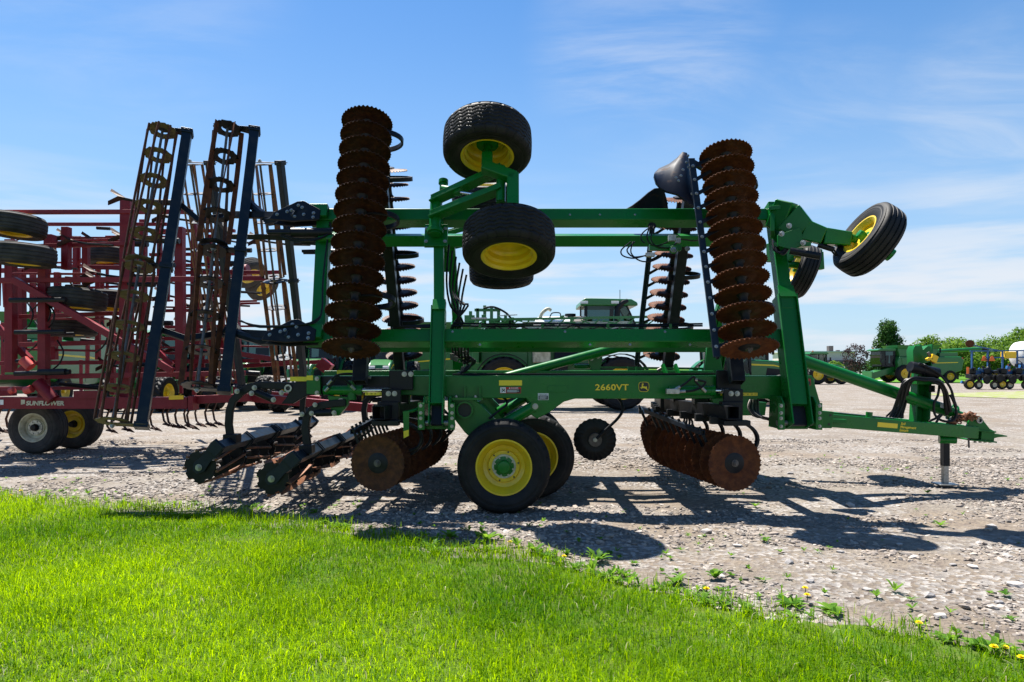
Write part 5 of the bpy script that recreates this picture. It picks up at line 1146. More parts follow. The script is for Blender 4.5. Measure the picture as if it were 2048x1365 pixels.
bolt(NW.px(1347, 500, 0.2), NW.n, 0.03, br); bolt(NW.px(1375, 498, 0.14), NW.n, 0.026, br)
# bolts, lugs and hose runs along the wing beams
for x in (905, 960, 1130, 1180, 1260, 1330, 1380): bolt(NW.px(x, 664 if x % 20 else 690, 0.101), NW.n, 0.012, imp)
for x in (1140, 1200, 1270): bolt(NW.px(x, 430, 0.101), NW.n, 0.011, imp)
for k_ in range(2): MB().tube([NW.px(905, 652 - 5 * k_, -0.02), NW.px(1000, 653 - 4 * k_, -0.02), NW.px(1100, 652 - 4 * k_, 0.0), NW.px(1250, 653 - 3 * k_, 0.0), NW.px(1405, 652 - 4 * k_, 0.0)], 0.012, 6).build('hose', 'hose', imp)
for x in (960, 1085, 1215, 1340): MB().box(NW.px(x, 653, 0.0), (0.03, 0.07, 0.05)).build('hose_clamp', 'green', imp)
for k_ in range(2): MB().tube([P(905, 749 + 2 * k_, 8.1), P(1000, 748 + 2 * k_, 8.12), P(1180, 749 + 2 * k_, 8.1), P(1330, 748 + 2 * k_, 8.12), P(1440, 748, 8.15)], 0.011, 6).build('hose', 'hose', imp)

# ================================================================== red folded field cultivator
cul = empty('field_cultivator', (-8.5, 13.6, 0.0))
tag(cul, 'dark red folded field cultivator behind the rolling baskets at the left edge', 'farm implement')
def cbar(x0, y0, x1, y1, w, Y, Y1=None, depth=None, mat_='red', name='frame_bar'):
    th = w * Y / F_PX; a, c = P(x0, y0, Y), P(x1, y1, Y1 or Y); d = c - a
    up = (0, 0, 1) if abs(d.z) < abs(d.x) else (1, 0, 0)
    return MB().bar(a, c, depth or max(th, 0.09), th, up=up).build(name, mat_, cul, bevel=0.006)
for a in ((-60, 425, 385, 424, 8, 12.4), (85, 449, 335, 449, 6, 13.5), (-60, 497, 255, 488, 8, 12.8), (100, 487, 260, 484, 7, 13.6), (-60, 542, 100, 541, 9, 13.8), (170, 535, 260, 536, 8, 13.0),
          (-60, 562, 470, 558, 10, 12.55), (40, 634, 240, 627, 8, 13.4), (40, 690, 300, 683, 9, 13.0), (-60, 728, 520, 722, 8, 13.6), (-60, 756, 490, 747, 10, 12.6), (370, 592, 480, 592, 6, 14.0),
          (330, 622, 470, 620, 6, 14.2), (330, 655, 480, 652, 6, 13.8), (350, 546, 560, 545, 7, 14.5), (470, 557, 545, 557, 9, 13.8), (300, 510, 470, 508, 6, 14.6), (-60, 662, 60, 664, 9, 13.9),
          (380, 692, 590, 726, 10, 13.2), (440, 735, 640, 724, 8, 14.2), (250, 462, 470, 462, 6, 14.3), (330, 678, 470, 676, 7, 14.0), (-60, 778, 240, 776, 7, 13.6)): cbar(*a)
for a in ((133, 455, 133, 540, 14, 12.7), (88, 540, 88, 795, 16, 12.6), (22, 480, 22, 745, 16, 13.2), (42, 540, 44, 700, 13, 13.8), (115, 545, 116, 690, 10, 14.5), (152, 495, 152, 600, 9, 14.5), (172, 490, 172, 590, 11, 13.6),
          (255, 402, 252, 800, 20, 12.9), (287, 440, 285, 800, 12, 13.6), (360, 455, 362, 760, 16, 13.2), (389, 440, 386, 700, 10, 14.0), (66, 545, 66, 640, 9, 15.0), (196, 538, 196, 720, 8, 15.0), (420, 470, 420, 700, 10, 14.5),
          (470, 557, 476, 800, 14, 13.5), (320, 420, 318, 700, 8, 14.6), (225, 640, 226, 790, 9, 14.4), (105, 640, 108, 720, 12, 13.9), (100, 470, 100, 500, 16, 13.3), (395, 560, 395, 760, 9, 13.8), (445, 520, 445, 730, 8, 14.8)): cbar(*a)
for a in ((28, 560, 345, 742, 13, 12.35), (-60, 600, 60, 720, 12, 13.4), (40, 745, 65, 720, 12, 12.9), (300, 690, 345, 730, 9, 13.4), (545, 790, 640, 800, 14, 13.5), (640, 725, 660, 740, 22, 13.6)): cbar(*a)
mainbar = cbar(-80, 806, 380, 806, 23, 12.5, depth=0.22, name='main_frame')
cbar(382, 806, 392, 806, 28, 12.48, depth=0.25, name='frame_joint'); cbar(392, 800, 500, 795, 16, 12.6); cbar(500, 795, 745, 817, 17, 12.9, name='drawbar')
MB().rtube(P(730, 860, 12.9), P(730, 815, 12.9), 0.09, 0.09).build('jack_leg', 'black', cul)
cbar(150, 790, 210, 790, 16, 12.42, depth=0.1); cbar(-40, 788, 30, 786, 12, 12.9)
MB().plate([P(338, 792, 12.38), P(367, 791, 12.38), P(367, 799, 12.38), P(338, 800, 12.38)], (0, -0.004, 0)).build('reflector', 'plastic_yellow', mainbar)
text('SUNFLOWER', 0.108, 'cream', P(52, 811, 12.38), (1, 0, 0), (0, 0, 1), mainbar, stretch=1.08, shear=0.12, bold=0.0045, name='brand_lettering')
MB().plate([P(42, 800, 12.385), P(50, 800, 12.385), P(50, 808, 12.385), P(42, 810, 12.385)], (0, -0.003, 0)).build('brand_mark', 'cream', mainbar)
MB().plate([P(0, 800, 12.385), P(7, 800, 12.385), P(7, 810, 12.385), P(0, 810, 12.385)], (0, -0.003, 0)).build('decal', 'white', mainbar)
# hydraulic cylinders and small hardware
for x0, y0, x1, y1, r, Y, mt in ((75, 765, 108, 800, 0.11, 12.4, 'red'), (20, 783, 28, 780, 0.06, 12.3, 'red_light'), (50, 782, 64, 778, 0.07, 12.3, 'red_light'), (30, 748, 140, 744, 0.045, 12.3, 'black'), (78, 745, 132, 744, 0.06, 12.28, 'black'), (20, 601, 132, 600, 0.045, 12.3, 'black'), (30, 665, 130, 664, 0.04, 12.3, 'black'), (420, 742, 520, 748, 0.05, 13.0, 'black'), (120, 768, 200, 776, 0.04, 12.9, 'black'), (150, 772, 230, 770, 0.03, 13.1, 'black'), (46, 720, 62, 735, 0.09, 12.5, 'red_light')):
    MB().cyl(P(x0, y0, Y), P(x1, y1, Y), r, 14).build('hydraulic_cylinder', mt, cul)
for i in range(10):
    x = rnd.uniform(0, 230); y = rnd.uniform(560, 740); MB().tube([P(x, y, 12.7), P(x + 12, y + 22, 12.6), P(x + 5, y + 45, 12.6), P(x - 12, y + 60, 12.7)], 0.016, 6).build('hose', 'hose', cul)
# tyres carried flat on the folded wings, and the transport wheels
TY_OLD = tyre_mesh('tyre', 0.50, 0.36, 0.26, tread='rib', nth=56, nv=29, material='rubber_old'); RIM_OLD = rim_mesh('rim', 0.26, 0.36, 0.3); RIM_CREAM = rim_mesh('rim', 0.26, 0.36, 0.3, material='cream'); HUB_OLD = hub_mesh('hub', 0.06, 0.05, 0.16, 'black')
for x, y, Y, ax in ((30, 452, 12.4, (0.06, 0.05, 1)), (48, 511, 12.1, (0.05, 0.0, 1)), (155, 599, 12.9, (0.04, 0.05, 1)), (226, 604, 14.2, (0.0, 0.1, 1)), (222, 516, 15.2, (0, 0.1, 1)), (140, 654, 13.9, (0, 0.05, 1))):
    wheel(cul, P(x, y, Y), ax, TY_OLD, RIM_OLD, HUB_OLD, name='wing_wheel')
for x, y, Y, ax in ((496, 546, 20.0, (0.62, -0.28, -0.72)), (524, 572, 21.0, (0.66, -0.30, -0.70))):
    wheel(cul, P(x, y, Y), ax, TY_OLD, RIM_OLD, HUB_OLD, name='wing_wheel')
MB().cyl(P(480, 545, 15.0), P(497, 543, 15.0), 0.16, 16).build('wheel_hub_arm', 'red', cul)
cbar(455, 545, 500, 540, 8, 15.1)
for x, Y, rm in ((77, 13.0, RIM_CREAM), (152, 13.8, RIM_OLD)):
    wheel(cul, V(((x - 1024) * Y / F_PX, Y, 0.49)), (0, -1, 0), TY_OLD, rm, HUB_OLD, RING if rm is RIM_CREAM else None, 8, 0.115, 0.09, name='transport_wheel')
# spring shanks with arrow-shaped sweeps
sw = MB(); sw.plate([V((0.0, 0.0, 0.0)), V((-0.24, 0.15, 0.03)), V((-0.24, 0.09, 0.05)), V((-0.10, 0.0, 0.05)), V((-0.24, -0.09, 0.05)), V((-0.24, -0.15, 0.03))], V((0, 0, 0.014))); SWEEP = sw.mesh('sweep', 'rust_dark')
def sweep(p, xd, yd, parent, s=1.0):
    x = V(xd).normalized(); z = x.cross(V(yd)).normalized(); y = z.cross(x); m = Matrix((x, y, z)).transposed().to_4x4() @ Matrix.Diagonal((s, s, s, 1)); m.translation = V(p); return inst('sweep', SWEEP, parent, m)
for x, y, Y, lean in ((352, 802, 12.9, 0), (346, 800, 13.6, -3), (362, 804, 13.2, 6), (392, 805, 13.0, 0), (382, 802, 13.8, 4), (428, 800, 13.2, 0), (441, 798, 14.0, 3), (408, 800, 14.4, 0), (292, 806, 13.2, 2), (318, 808, 14.0, 0), (262, 810, 13.5, 0), (12, 812, 13.6, 0), (30, 812, 14.4, 0), (-6, 812, 13.0, 0), (230, 812, 14.2, 0)):
    pts = [P(x, y - 6, Y), P(x - 12 + lean, y + 10, Y), P(x - 18 + lean, y + 26, Y), P(x - 15 + lean, y + 42, Y), P(x - 5 + lean, y + 53, Y)]
    s = MB().ribbon(pts, 0.05, 0.02, (0, 1, 0)).build('shank', 'rust_dark', cul, angle=60); sweep(pts[-1] + V((0.12, 0, -0.03)), (1, 0, -0.25), (0, 1, 0), s, 0.85)
for x, y, Y in ((246, 397, 12.5), (245, 474, 12.9), (186, 481, 13.4), (190, 546, 12.9), (195, 561, 12.8), (332, 433, 12.8), (365, 520, 14.0), (372, 610, 13.8), (330, 590, 14.6), (330, 740, 13.5), (520, 480, 14.5), (320, 660, 14.3), (60, 470, 14.6), (240, 640, 14.0), (345, 700, 13.9)):
    p = P(x, y, Y); e = V((0.35, 0, -0.02))
    s = MB().tube([p + V((-0.02, 0, 0.0)), p + V((0.22, 0, -0.05)), p + V((0.55, 0.05, -0.09)), p + V((0.9, 0.05, -0.09))], [0.03, 0.022, 0.022, 0.026], 7).build('shank', 'black', cul)
    MB().cyl(p + V((0.55, 0.05, -0.06)), p + V((1.05, 0.05, -0.07)), 0.055, 10).build('trip_spring', 'black', cul)
    sweep(p + V((0.06, 0, 0.0)), (1, 0, 0.0), (0, 0.35, 1), s, 1.15)

# thinner braces, rods and lines that fill the folded frame
rc = random.Random(77)
for i in range(84):
    Y = rc.uniform(12.8, 16.5); x = rc.uniform(-10, 470); y = rc.uniform(450, 745)
    if i % 3 == 0: cbar(x, y, x + rc.uniform(60, 170), y + rc.uniform(-4, 4), rc.uniform(3.0, 5.0), Y, depth=0.05)
    elif i % 3 == 1: cbar(x, y, x + rc.uniform(-3, 3), min(790, y + rc.uniform(50, 130)), rc.uniform(4, 8), Y, depth=0.06)
    else: MB().cyl(P(x, y, Y), P(x + rc.uniform(25, 60), y + rc.uniform(-3, 3), Y), rc.uniform(0.025, 0.05), 8).build('trip_spring', 'black', cul)
for i in range(14):
    x = rc.uniform(0, 470); y = rc.uniform(470, 740); Y = rc.uniform(12.6, 15); p = P(x, y, Y); s = MB().tube([p, p + V((0.3, 0, -0.06)), p + V((0.75, 0.05, -0.08))], 0.022, 6).build('shank', 'black', cul); sweep(p + V((0.05, 0, 0)), (1, 0, 0), (0, 0.35, 1), s, 1.05)

# ================================================================== machines parked further back
def tyre_set(): pass
TY_BIG = tyre_mesh('tyre', 0.95, 0.62, 0.52, tread='lug', nth=110, nv=13); RIM_BIG = rim_mesh('rim', 0.52, 0.62, 0.3, n=28); HUB_BIG = hub_mesh('hub', 0.14, 0.08, 0.26, 'yellow')
TY_MID = tyre_mesh('tyre', 0.66, 0.48, 0.36, tread='lug', nth=88, nv=13); RIM_MID = rim_mesh('rim', 0.36, 0.48, 0.3, n=28); HUB_MID = hub_mesh('hub', 0.10, 0.06, 0.20, 'yellow')
def placed(x, y, yaw): m = Matrix.Rotation(yaw, 4, 'Z'); m.translation = V((x, y, 0)); return m
class Kit:
    """Builds parts in a machine's own frame (front along +x, left along +y) and sets them down in the yard."""
    def __init__(self, name, m, label, cat, group=None):
        self.m = m; self.root = empty(name, None, None, m); tag(self.root, label, cat, group)
    def part(self, name, mb, material, parent=None, bevel=0.0, angle=38): return mb.build(name, material, parent or self.root, bevel, angle, self.m)
    def wheel(self, x, y, z, side, t, r, h, name='wheel'): return wheel(self.root, self.m @ V((x, y, z)), self.m.to_3x3() @ V((0, side, 0)), t, r, h, name=name)
def side_prism(pts, y0, y1): return MB().plate([V((x, y0, z)) for x, z in pts], V((0, y1 - y0, 0)))
def combine(m, label, auger=True, lift=0.12):
    k = Kit('combine', m, label, 'combine', None)
    body = side_prism([(1.9, 1.35), (2.1, 2.2), (1.9, 2.75), (-4.6, 2.75), (-4.85, 2.4), (-4.7, 1.3), (-3.4, 0.85), (-1.6, 0.7), (0.4, 0.95)], -1.55, 1.55); bd = k.part('body', body, 'green_far', bevel=0.09)
    for s in (-1, 1):
        k.part('side_panel', side_prism([(1.55, 1.5), (1.7, 2.6), (-4.35, 2.6), (-4.45, 1.5), (-3.2, 1.05), (-1.5, 0.95)], s * 1.555, s * 1.60), 'green_far', bd, bevel=0.015)
        k.part('stripe', side_prism([(1.4, 1.82), (-1.0, 2.02), (-4.2, 2.10), (-4.2, 2.17), (-1.0, 2.10), (1.4, 1.87)], s * 1.60, s * 1.607), 'decal_yellow', bd)
        k.part('panel_gap', side_prism([(-1.52, 1.0), (-1.48, 1.0), (-1.48, 2.6), (-1.52, 2.6)], s * 1.60, s * 1.604), 'decal_black', bd)
    t = MB(); t.plate([V((x, -1.35, z)) for x, z in ((1.75, 2.75), (1.95, 3.55), (-2.3, 3.55), (-2.0, 2.75))], V((0, 2.7, 0))); k.part('grain_tank', t, 'green_far', bevel=0.03)
    k.part('tank_extension', MB().add([V((2.15, -1.6, 3.95)), V((-2.5, -1.6, 3.95)), V((-2.5, 1.6, 3.95)), V((2.15, 1.6, 3.95)), V((1.9, -1.3, 3.5)), V((-2.25, -1.3, 3.5)), V((-2.25, 1.3, 3.5)), V((1.9, 1.3, 3.5))], [(0, 1, 5, 4), (1, 2, 6, 5), (2, 3, 7, 6), (3, 0, 4, 7)]), 'green_far')
    k.part('engine_deck', MB().box((-3.5, 0, 2.95), (1.9, 2.4, 0.45)), 'green_far', bevel=0.05); k.part('exhaust', MB().cyl((-3.9, -0.9, 3.0), (-3.9, -0.9, 3.75), 0.09, 12), 'black')
    # cab
    g = side_prism([(2.1, 1.75), (3.35, 1.75), (3.65, 2.3), (3.55, 3.35), (2.1, 3.35)], -1.0, 1.0); cb = k.part('cab_glass', g, 'glass', bevel=0.03)
    f = MB()
    for s in (-1, 1):
        f.bar((2.12, s * 1.0, 1.7), (2.12, s * 1.0, 3.4), 0.12, 0.10); f.bar((3.05, s * 1.01, 1.75), (3.10, s * 1.01, 3.4), 0.06, 0.05)
        f.bar((3.62, s * 0.98, 2.3), (3.52, s * 0.98, 3.4), 0.06, 0.05); f.bar((2.1, s * 1.0, 1.75), (3.4, s * 1.0, 1.75), 0.08, 0.12); f.bar((2.1, s * 1.0, 3.36), (3.6, s * 0.99, 3.36), 0.08, 0.06)
    f.bar((2.12, -1.0, 1.75), (2.12, 1.0, 1.75), 0.1, 0.1); f.bar((2.12, -1.0, 3.36), (2.12, 1.0, 3.36), 0.1, 0.06)
    k.part('seat', side_prism([(2.35, 2.05), (2.9, 2.05), (2.9, 2.2), (2.55, 2.25), (2.45, 2.9), (2.3, 2.9)], -0.3, 0.3), 'black', cb, bevel=0.04); k.part('cab_floor', MB().box((2.8, 0, 1.9), (1.3, 1.8, 0.3)), 'black', cb)
    k.part('cab_frame', f, 'black', cb); k.part('cab_roof', side_prism([(2.0, 3.36), (3.95, 3.36), (4.0, 3.46), (3.6, 3.60), (2.0, 3.62)], -1.15, 1.15), 'green_far', cb, bevel=0.04)
    k.part('beacon', MB().cyl((3.3, -1.0, 3.6), (3.3, -1.0, 3.76), 0.07, 10), 'orange', cb)
    for s in (-1, 1): k.part('mirror', MB().box((3.75, s * 1.45, 2.8), (0.08, 0.28, 0.45)), 'black', cb, bevel=0.02)
    fh = MB(); fh.plate([V((x, -0.75, z)) for x, z in ((2.0, 1.1), (2.0, 1.75), (4.3, 1.05), (4.5, 0.55), (4.2, 0.35))], V((0, 1.5, 0))); fd = k.part('feeder_house', fh, 'green_far', bevel=0.04)
    k.part('header_plate', MB().box((4.45, 0, 0.75), (0.12, 2.0, 0.9)), 'green_far', fd, bevel=0.02)
    ld = MB()
    for s in (0, 1): ld.bar((1.9 + 0.5 * s, -1.75, 0.5), (1.9 + 0.5 * s, -1.75, 1.7), 0.05, 0.05)
    for i in range(4): ld.bar((1.9, -1.75, 0.6 + 0.3 * i), (2.4, -1.75, 0.6 + 0.3 * i), 0.18, 0.04)
    ld.bar((1.7, -1.45, 1.7), (3.4, -1.45, 1.7), 0.6, 0.05); k.part('ladder', ld, 'green_far')
    if auger:
        a = MB(); a.cyl((1.3, -1.45, 3.05), (-9.0, -1.75, 3.05 + lift * 5), 0.22, 18); a.cyl((1.3, -1.4, 2.3), (1.3, -1.45, 3.2), 0.24, 18); ag = k.part('unloading_auger', a, 'green_far')
        k.part('auger_spout', MB().cyl((-8.9, -1.75, 3.05 + lift * 5), (-9.6, -1.78, 2.8 + lift * 5), 0.24, 16), 'black', ag)
    for s in (-1, 1):
        k.wheel(1.35, s * 1.55, 0.95, s, TY_BIG, RIM_BIG, HUB_BIG, 'drive_wheel'); k.wheel(-3.4, s * 1.45, 0.66, s, TY_MID, RIM_MID, HUB_MID, 'steer_wheel')
    k.part('front_axle', MB().bar((1.35, -1.5, 0.95), (1.35, 1.5, 0.95), 0.35, 0.35), 'green_far'); k.part('rear_axle', MB().bar((-3.4, -1.4, 0.66), (-3.4, 1.4, 0.66), 0.2, 0.2), 'green_far')
    for s in (-1, 1): k.part('tail_light', MB().box((-4.85, s * 1.3, 2.5), (0.06, 0.18, 0.3)), 'decal_red', bd)
    return k.root
def tractor(m, label, group=None, weights=True):
    k = Kit('tractor', m, label, 'tractor', group)
    hd = k.part('hood', side_prism([(0.35, 1.25), (0.35, 1.98), (1.6, 1.92), (2.35, 1.72), (2.5, 1.4), (2.45, 1.0), (0.35, 1.0)], -0.44, 0.44), 'green_far', bevel=0.07)
    k.part('grille', MB().box((2.47, 0, 1.36), (0.08, 0.62, 0.42)), 'black', hd, bevel=0.02)
    for s in (-1, 1):
        k.part('headlight', MB().box((2.44, s * 0.27, 1.62), (0.10, 0.24, 0.12)), 'white', hd, bevel=0.02)
        k.part('side_screen', side_prism([(1.2, 1.05), (1.3, 1.6), (2.1, 1.52), (2.2, 1.05)], s * 0.442, s * 0.455), 'black', hd)
        k.part('stripe', side_prism([(0.4, 1.72), (1.6, 1.68), (2.2, 1.56), (2.2, 1.60), (1.6, 1.74), (0.4, 1.79)], s * 0.443, s * 0.452), 'decal_yellow', hd)
    k.part('chassis', MB().box((0.9, 0, 0.85), (3.3, 0.5, 0.5)), 'green_far', bevel=0.04)
    g = side_prism([(-1.15, 1.35), (-1.25, 2.85), (0.25, 2.85), (0.40, 1.35)], -0.78, 0.78); cb = k.part('cab_glass', g, 'glass', bevel=0.03)
    f = MB()
    for s in (-1, 1):
        for x0, x1 in ((-1.17, -1.27), (0.42, 0.27), (-0.45, -0.45)): f.bar((x0, s * 0.78, 1.3), (x1, s * 0.78, 2.88), 0.08, 0.08)
        f.bar((-1.2, s * 0.78, 1.36), (0.45, s * 0.78, 1.36), 0.08, 0.1)
    f.bar((-1.17, -0.8, 1.36), (-1.17, 0.8, 1.36), 0.1, 0.1); f.bar((0.4, -0.8, 1.36), (0.4, 0.8, 1.36), 0.1, 0.1)
    k.part('seat', side_prism([(-0.8, 1.65), (-0.25, 1.65), (-0.25, 1.8), (-0.6, 1.85), (-0.7, 2.45), (-0.85, 2.45)], -0.27, 0.27), 'black', cb, bevel=0.04); k.part('steering_wheel', MB().lathe([(0.17, -0.015), (0.19, 0), (0.17, 0.015)], (0.1, 0, 1.95), (-0.5, 0, 1), 18), 'black', cb)
    k.part('cab_frame', f, 'black', cb); k.part('cab_roof', side_prism([(-1.4, 2.86), (0.5, 2.86), (0.55, 2.98), (0.3, 3.08), (-1.3, 3.08)], -0.88, 0.88), 'green_far', cb, bevel=0.05)
    k.part('beacon', MB().cyl((-1.0, -0.7, 3.08), (-1.0, -0.7, 3.22), 0.06, 10), 'orange', cb)
    for s in (-1, 1):
        fe = MB(); pts = [V((-0.8 + 1.08 * math.cos(a), s * 0.62, 0.95 + 1.08 * math.sin(a))) for a in (R(d) for d in range(20, 171, 15))]; fe.ribbon(pts, 0.5, 0.03, (0, 1, 0)); k.part('fender', fe, 'green_far')
        k.wheel(-0.8, s * 1.05, 0.95, s, TY_BIG, RIM_BIG, HUB_BIG, 'rear_wheel'); k.wheel(1.75, s * 0.95, 0.66, s, TY_MID, RIM_MID, HUB_MID, 'front_wheel')
        k.part('mirror', MB().box((0.45, s * 1.25, 2.4), (0.06, 0.2, 0.35)), 'black', cb, bevel=0.015)
    k.part('exhaust', MB().cyl((0.5, -0.5, 1.6), (0.5, -0.5, 2.95), 0.07, 12), 'black')
    if weights:
        for i in range(6): k.part('front_weight', MB().box((2.75, -0.3 + 0.12 * i, 0.85), (0.35, 0.10, 0.45)), 'green_far', bevel=0.03)
    return k.root
def at(px, Y): return (px - 1024) * Y / F_PX
combine(placed(at(1818, 73), 73, math.pi), 'green combine with long unloading auger parked by the far trees')
combine(placed(at(862, 36), 36.5, math.pi * 1.02), 'green combine seen under the near wing beam, left of the sprayer', auger=False)
combine(placed(at(95, 30), 31, math.pi * 0.55), 'green combine behind the red cultivator, nearest the left edge', auger=False)
for px, Y, yaw, lab in ((330, 27, -1.62, 'green tractor facing forward behind the leftmost rolling basket'), (512, 28, -1.55, 'green tractor facing forward behind the inner rolling basket'), (640, 26.5, -1.6, 'green tractor facing forward left of the lowest wing disc'), (772, 29, -1.5, 'green tractor facing forward right of the lowest wing disc'), (425, 33, -1.6, 'green tractor half hidden between two rolling baskets, second row')):
    tractor(placed(at(px, Y), Y, yaw), lab, 'tractors facing forward in the back row')
tractor(placed(at(1468, 30), 30, 0.05), 'green tractor behind the front disc stack, nearer of the pair', 'tractors beside the front post'); tractor(placed(at(1506, 33.5), 33.5, 0.05), 'green tractor behind the front disc stack, further of the pair', 'tractors beside the front post')
tractor(placed(at(1637, 66), 66, 0.12), 'small green tractor parked in front of the low building', weights=False)

# self-propelled sprayer behind the implement, facing right
SX, SY = at(1120, 27), 27.5
k = Kit('sprayer', placed(SX, SY, 0.0), 'green self-propelled sprayer with white tank behind the middle of the implement', 'sprayer')
k.part('chassis', MB().box((0, 0, 1.45), (6.2, 1.3, 0.35)), 'green_far', bevel=0.04)
cb = k.part('cab_glass', side_prism([(0.95, 2.4), (0.95, 4.05), (2.55, 4.05), (2.95, 3.3), (2.75, 2.4)], -0.85, 0.85), 'glass', bevel=0.03)
f = MB()
for s in (-1, 1):
    f.bar((0.98, s * 0.85, 2.3), (0.98, s * 0.85, 4.1), 0.12, 0.1); f.bar((2.15, s * 0.86, 2.3), (2.25, s * 0.86, 4.1), 0.16, 0.08); f.bar((2.92, s * 0.84, 3.3), (2.55, s * 0.84, 4.1), 0.07, 0.06); f.bar((0.95, s * 0.86, 2.4), (2.75, s * 0.86, 2.4), 0.05, 0.12)
k.part('seat', side_prism([(1.2, 2.75), (1.75, 2.75), (1.75, 2.9), (1.4, 2.95), (1.3, 3.6), (1.15, 3.6)], -0.27, 0.27), 'black', cb, bevel=0.04); k.part('console', MB().box((2.3, 0, 2.75), (0.3, 0.5, 0.6)), 'black', cb, bevel=0.03)
f.bar((0.98, -0.85, 2.36), (0.98, 0.85, 2.36), 0.1, 0.1); f.bar((0.98, -0.85, 4.05), (0.98, 0.85, 4.05), 0.1, 0.1); f.bar((2.2, -0.85, 4.05), (2.2, 0.85, 4.05), 0.1, 0.1)
k.part('cab_frame', f, 'black', cb); k.part('cab_roof', side_prism([(0.75, 4.02), (0.78, 4.2), (0.95, 4.32), (2.75, 4.28), (2.98, 4.15), (3.0, 4.02)], -1.0, 1.0), 'green_far', cb, bevel=0.05)
for x in (0.9, 2.1): k.part('work_light', MB().box((x, -1.01, 4.15), (0.3, 0.05, 0.10)), 'white', cb, bevel=0.01)
k.part('air_intake', MB().tube([(2.2, -0.95, 2.9), (2.2, -0.95, 3.8), (2.35, -0.95, 4.1), (2.6, -0.9, 4.2)], 0.11, 12), 'black', cb); k.part('antenna', MB().cyl((2.45, 0, 4.3), (2.45, 0, 4.75), 0.012, 6), 'black', cb)
for s in (-1, 1): k.part('mirror', MB().box((3.3, s * 1.2, 3.0), (0.35, 0.08, 0.22), Matrix.Rotation(-0.5, 3, 'Y')), 'black', cb)
tk = MB(); tk.lathe([(0.0, 0), (0.55, 0.02), (0.78, 0.12), (0.82, 0.3), (0.82, 1.75), (0.76, 1.95), (0.5, 2.05), (0, 2.07)], (-1.05, 0, 2.85), (1, 0, 0), 28); tk_o = k.part('spray_tank', tk, 'white', angle=60)
k.part('tank_band', MB().lathe([(0.83, 0), (0.84, 0), (0.84, 0.5), (0.83, 0.5)], (0.42, 0, 2.85), (1, 0, 0), 28, closed=True), 'worn_steel', tk_o); k.part('fill_hose', MB().tube([(-0.8, -0.3, 3.4), (-0.72, -0.35, 3.75), (-0.5, -0.35, 3.95), (-0.35, -0.3, 3.9)], 0.07, 10), 'cream', tk_o)
k.part('tank_rail', MB().tube([(-0.4, -0.4, 3.6), (-0.3, -0.4, 3.78), (0.0, -0.4, 3.78), (0.02, -0.4, 3.6)], 0.025, 6), 'black', tk_o); k.part('tank_lid', MB().cyl((0.45, 0, 3.6), (0.45, 0, 3.78), 0.22, 14), 'black', tk_o)
k.part('body_skirt', side_prism([(-1.3, 1.2), (-1.3, 2.6), (1.1, 2.6), (1.2, 1.9), (2.9, 1.9), (2.9, 1.5), (1.3, 1.2)], -0.8, 0.8), 'green_far', bevel=0.05)
k.part('walkway', MB().box((0.9, -1.25, 1.75), (2.2, 0.5, 0.06)), 'black'); k.part('pump_block', MB().box((-0.3, -1.05, 1.55), (1.1, 0.3, 0.4)), 'black', bevel=0.04)
k.part('engine_cover', MB().box((-2.2, 0, 2.3), (1.9, 1.5, 1.3)), 'green_far', bevel=0.08); k.part('tool_panel', MB().box((0.2, -0.95, 2.15), (0.9, 0.25, 0.75)), 'navy', bevel=0.03); k.part('side_tank', MB().box((-0.75, -0.9, 2.1), (0.7, 0.3, 0.6)), 'cream', bevel=0.05)
TY_SP = tyre_mesh('tyre', 1.02, 0.55, 0.60, tread='lug', nth=110, nv=13); RIM_SP = rim_mesh('rim', 0.60, 0.55, 0.3, n=28)
for x in (-2.2, 2.25):
    for s in (-1, 1):
        k.wheel(x, s * 1.55, 1.02, s, TY_SP, RIM_SP, HUB_BIG); pts = [V((x + 1.12 * math.cos(R(d)), s * 1.55, 1.02 + 1.12 * math.sin(R(d)))) for d in range(25, 166, 14)]; k.part('fender', MB().ribbon(pts, 0.5, 0.03, (0, 1, 0)), 'black')
        k.part('wheel_leg', MB().bar((x, s * 1.15, 1.0), (x, s * 0.9, 1.7), 0.25, 0.25), 'green_far')
# folded booms along both sides
for s in (-1, 1):
    yb = s * 1.65
    bm = k.part('boom', MB().bar((-3.6, yb, 3.42), (3.9, yb, 3.55), 0.08, 0.09), 'green_far'); k.part('boom_rail', MB().bar((-3.6, yb, 3.02), (3.9, yb, 3.14), 0.08, 0.09), 'green_far', bm); k.part('boom_rail', MB().bar((-1.5, yb - 0.25 * s, 3.32), (2.6, yb - 0.25 * s, 3.34), 0.16, 0.10), 'zinc', bm); k.part('boom_rail', MB().bar((-1.5, yb - 0.25 * s, 3.14), (2.6, yb - 0.25 * s, 3.16), 0.10, 0.07), 'zinc', bm)
    for i in range(11):
        x = -3.5 + 0.66 * i; k.part('boom_lattice', MB().bar((x, yb, 3.04 + 0.012 * i), (x + (0.33 if i % 2 else 0.6), yb, 3.44 + 0.012 * i), 0.05, 0.05), 'green_far', bm)
    for i in range(9): k.part('nozzle', MB().box((-1.3 + 0.45 * i, yb - 0.3 * s, 2.72), (0.06, 0.08, 0.12)), 'black', bm)
rb_ = random.Random(9)
for i in range(40):
    x = rb_.uniform(-3.6, 3.4); z = rb_.uniform(3.0, 3.6); k.part('boom_bracket', MB().bar((x, -1.8, z), (x + rb_.uniform(0.1, 0.7), -1.85, z + rb_.uniform(-0.15, 0.15)), 0.05, rb_.uniform(0.03, 0.08)), 'green_far' if i % 4 else 'zinc')
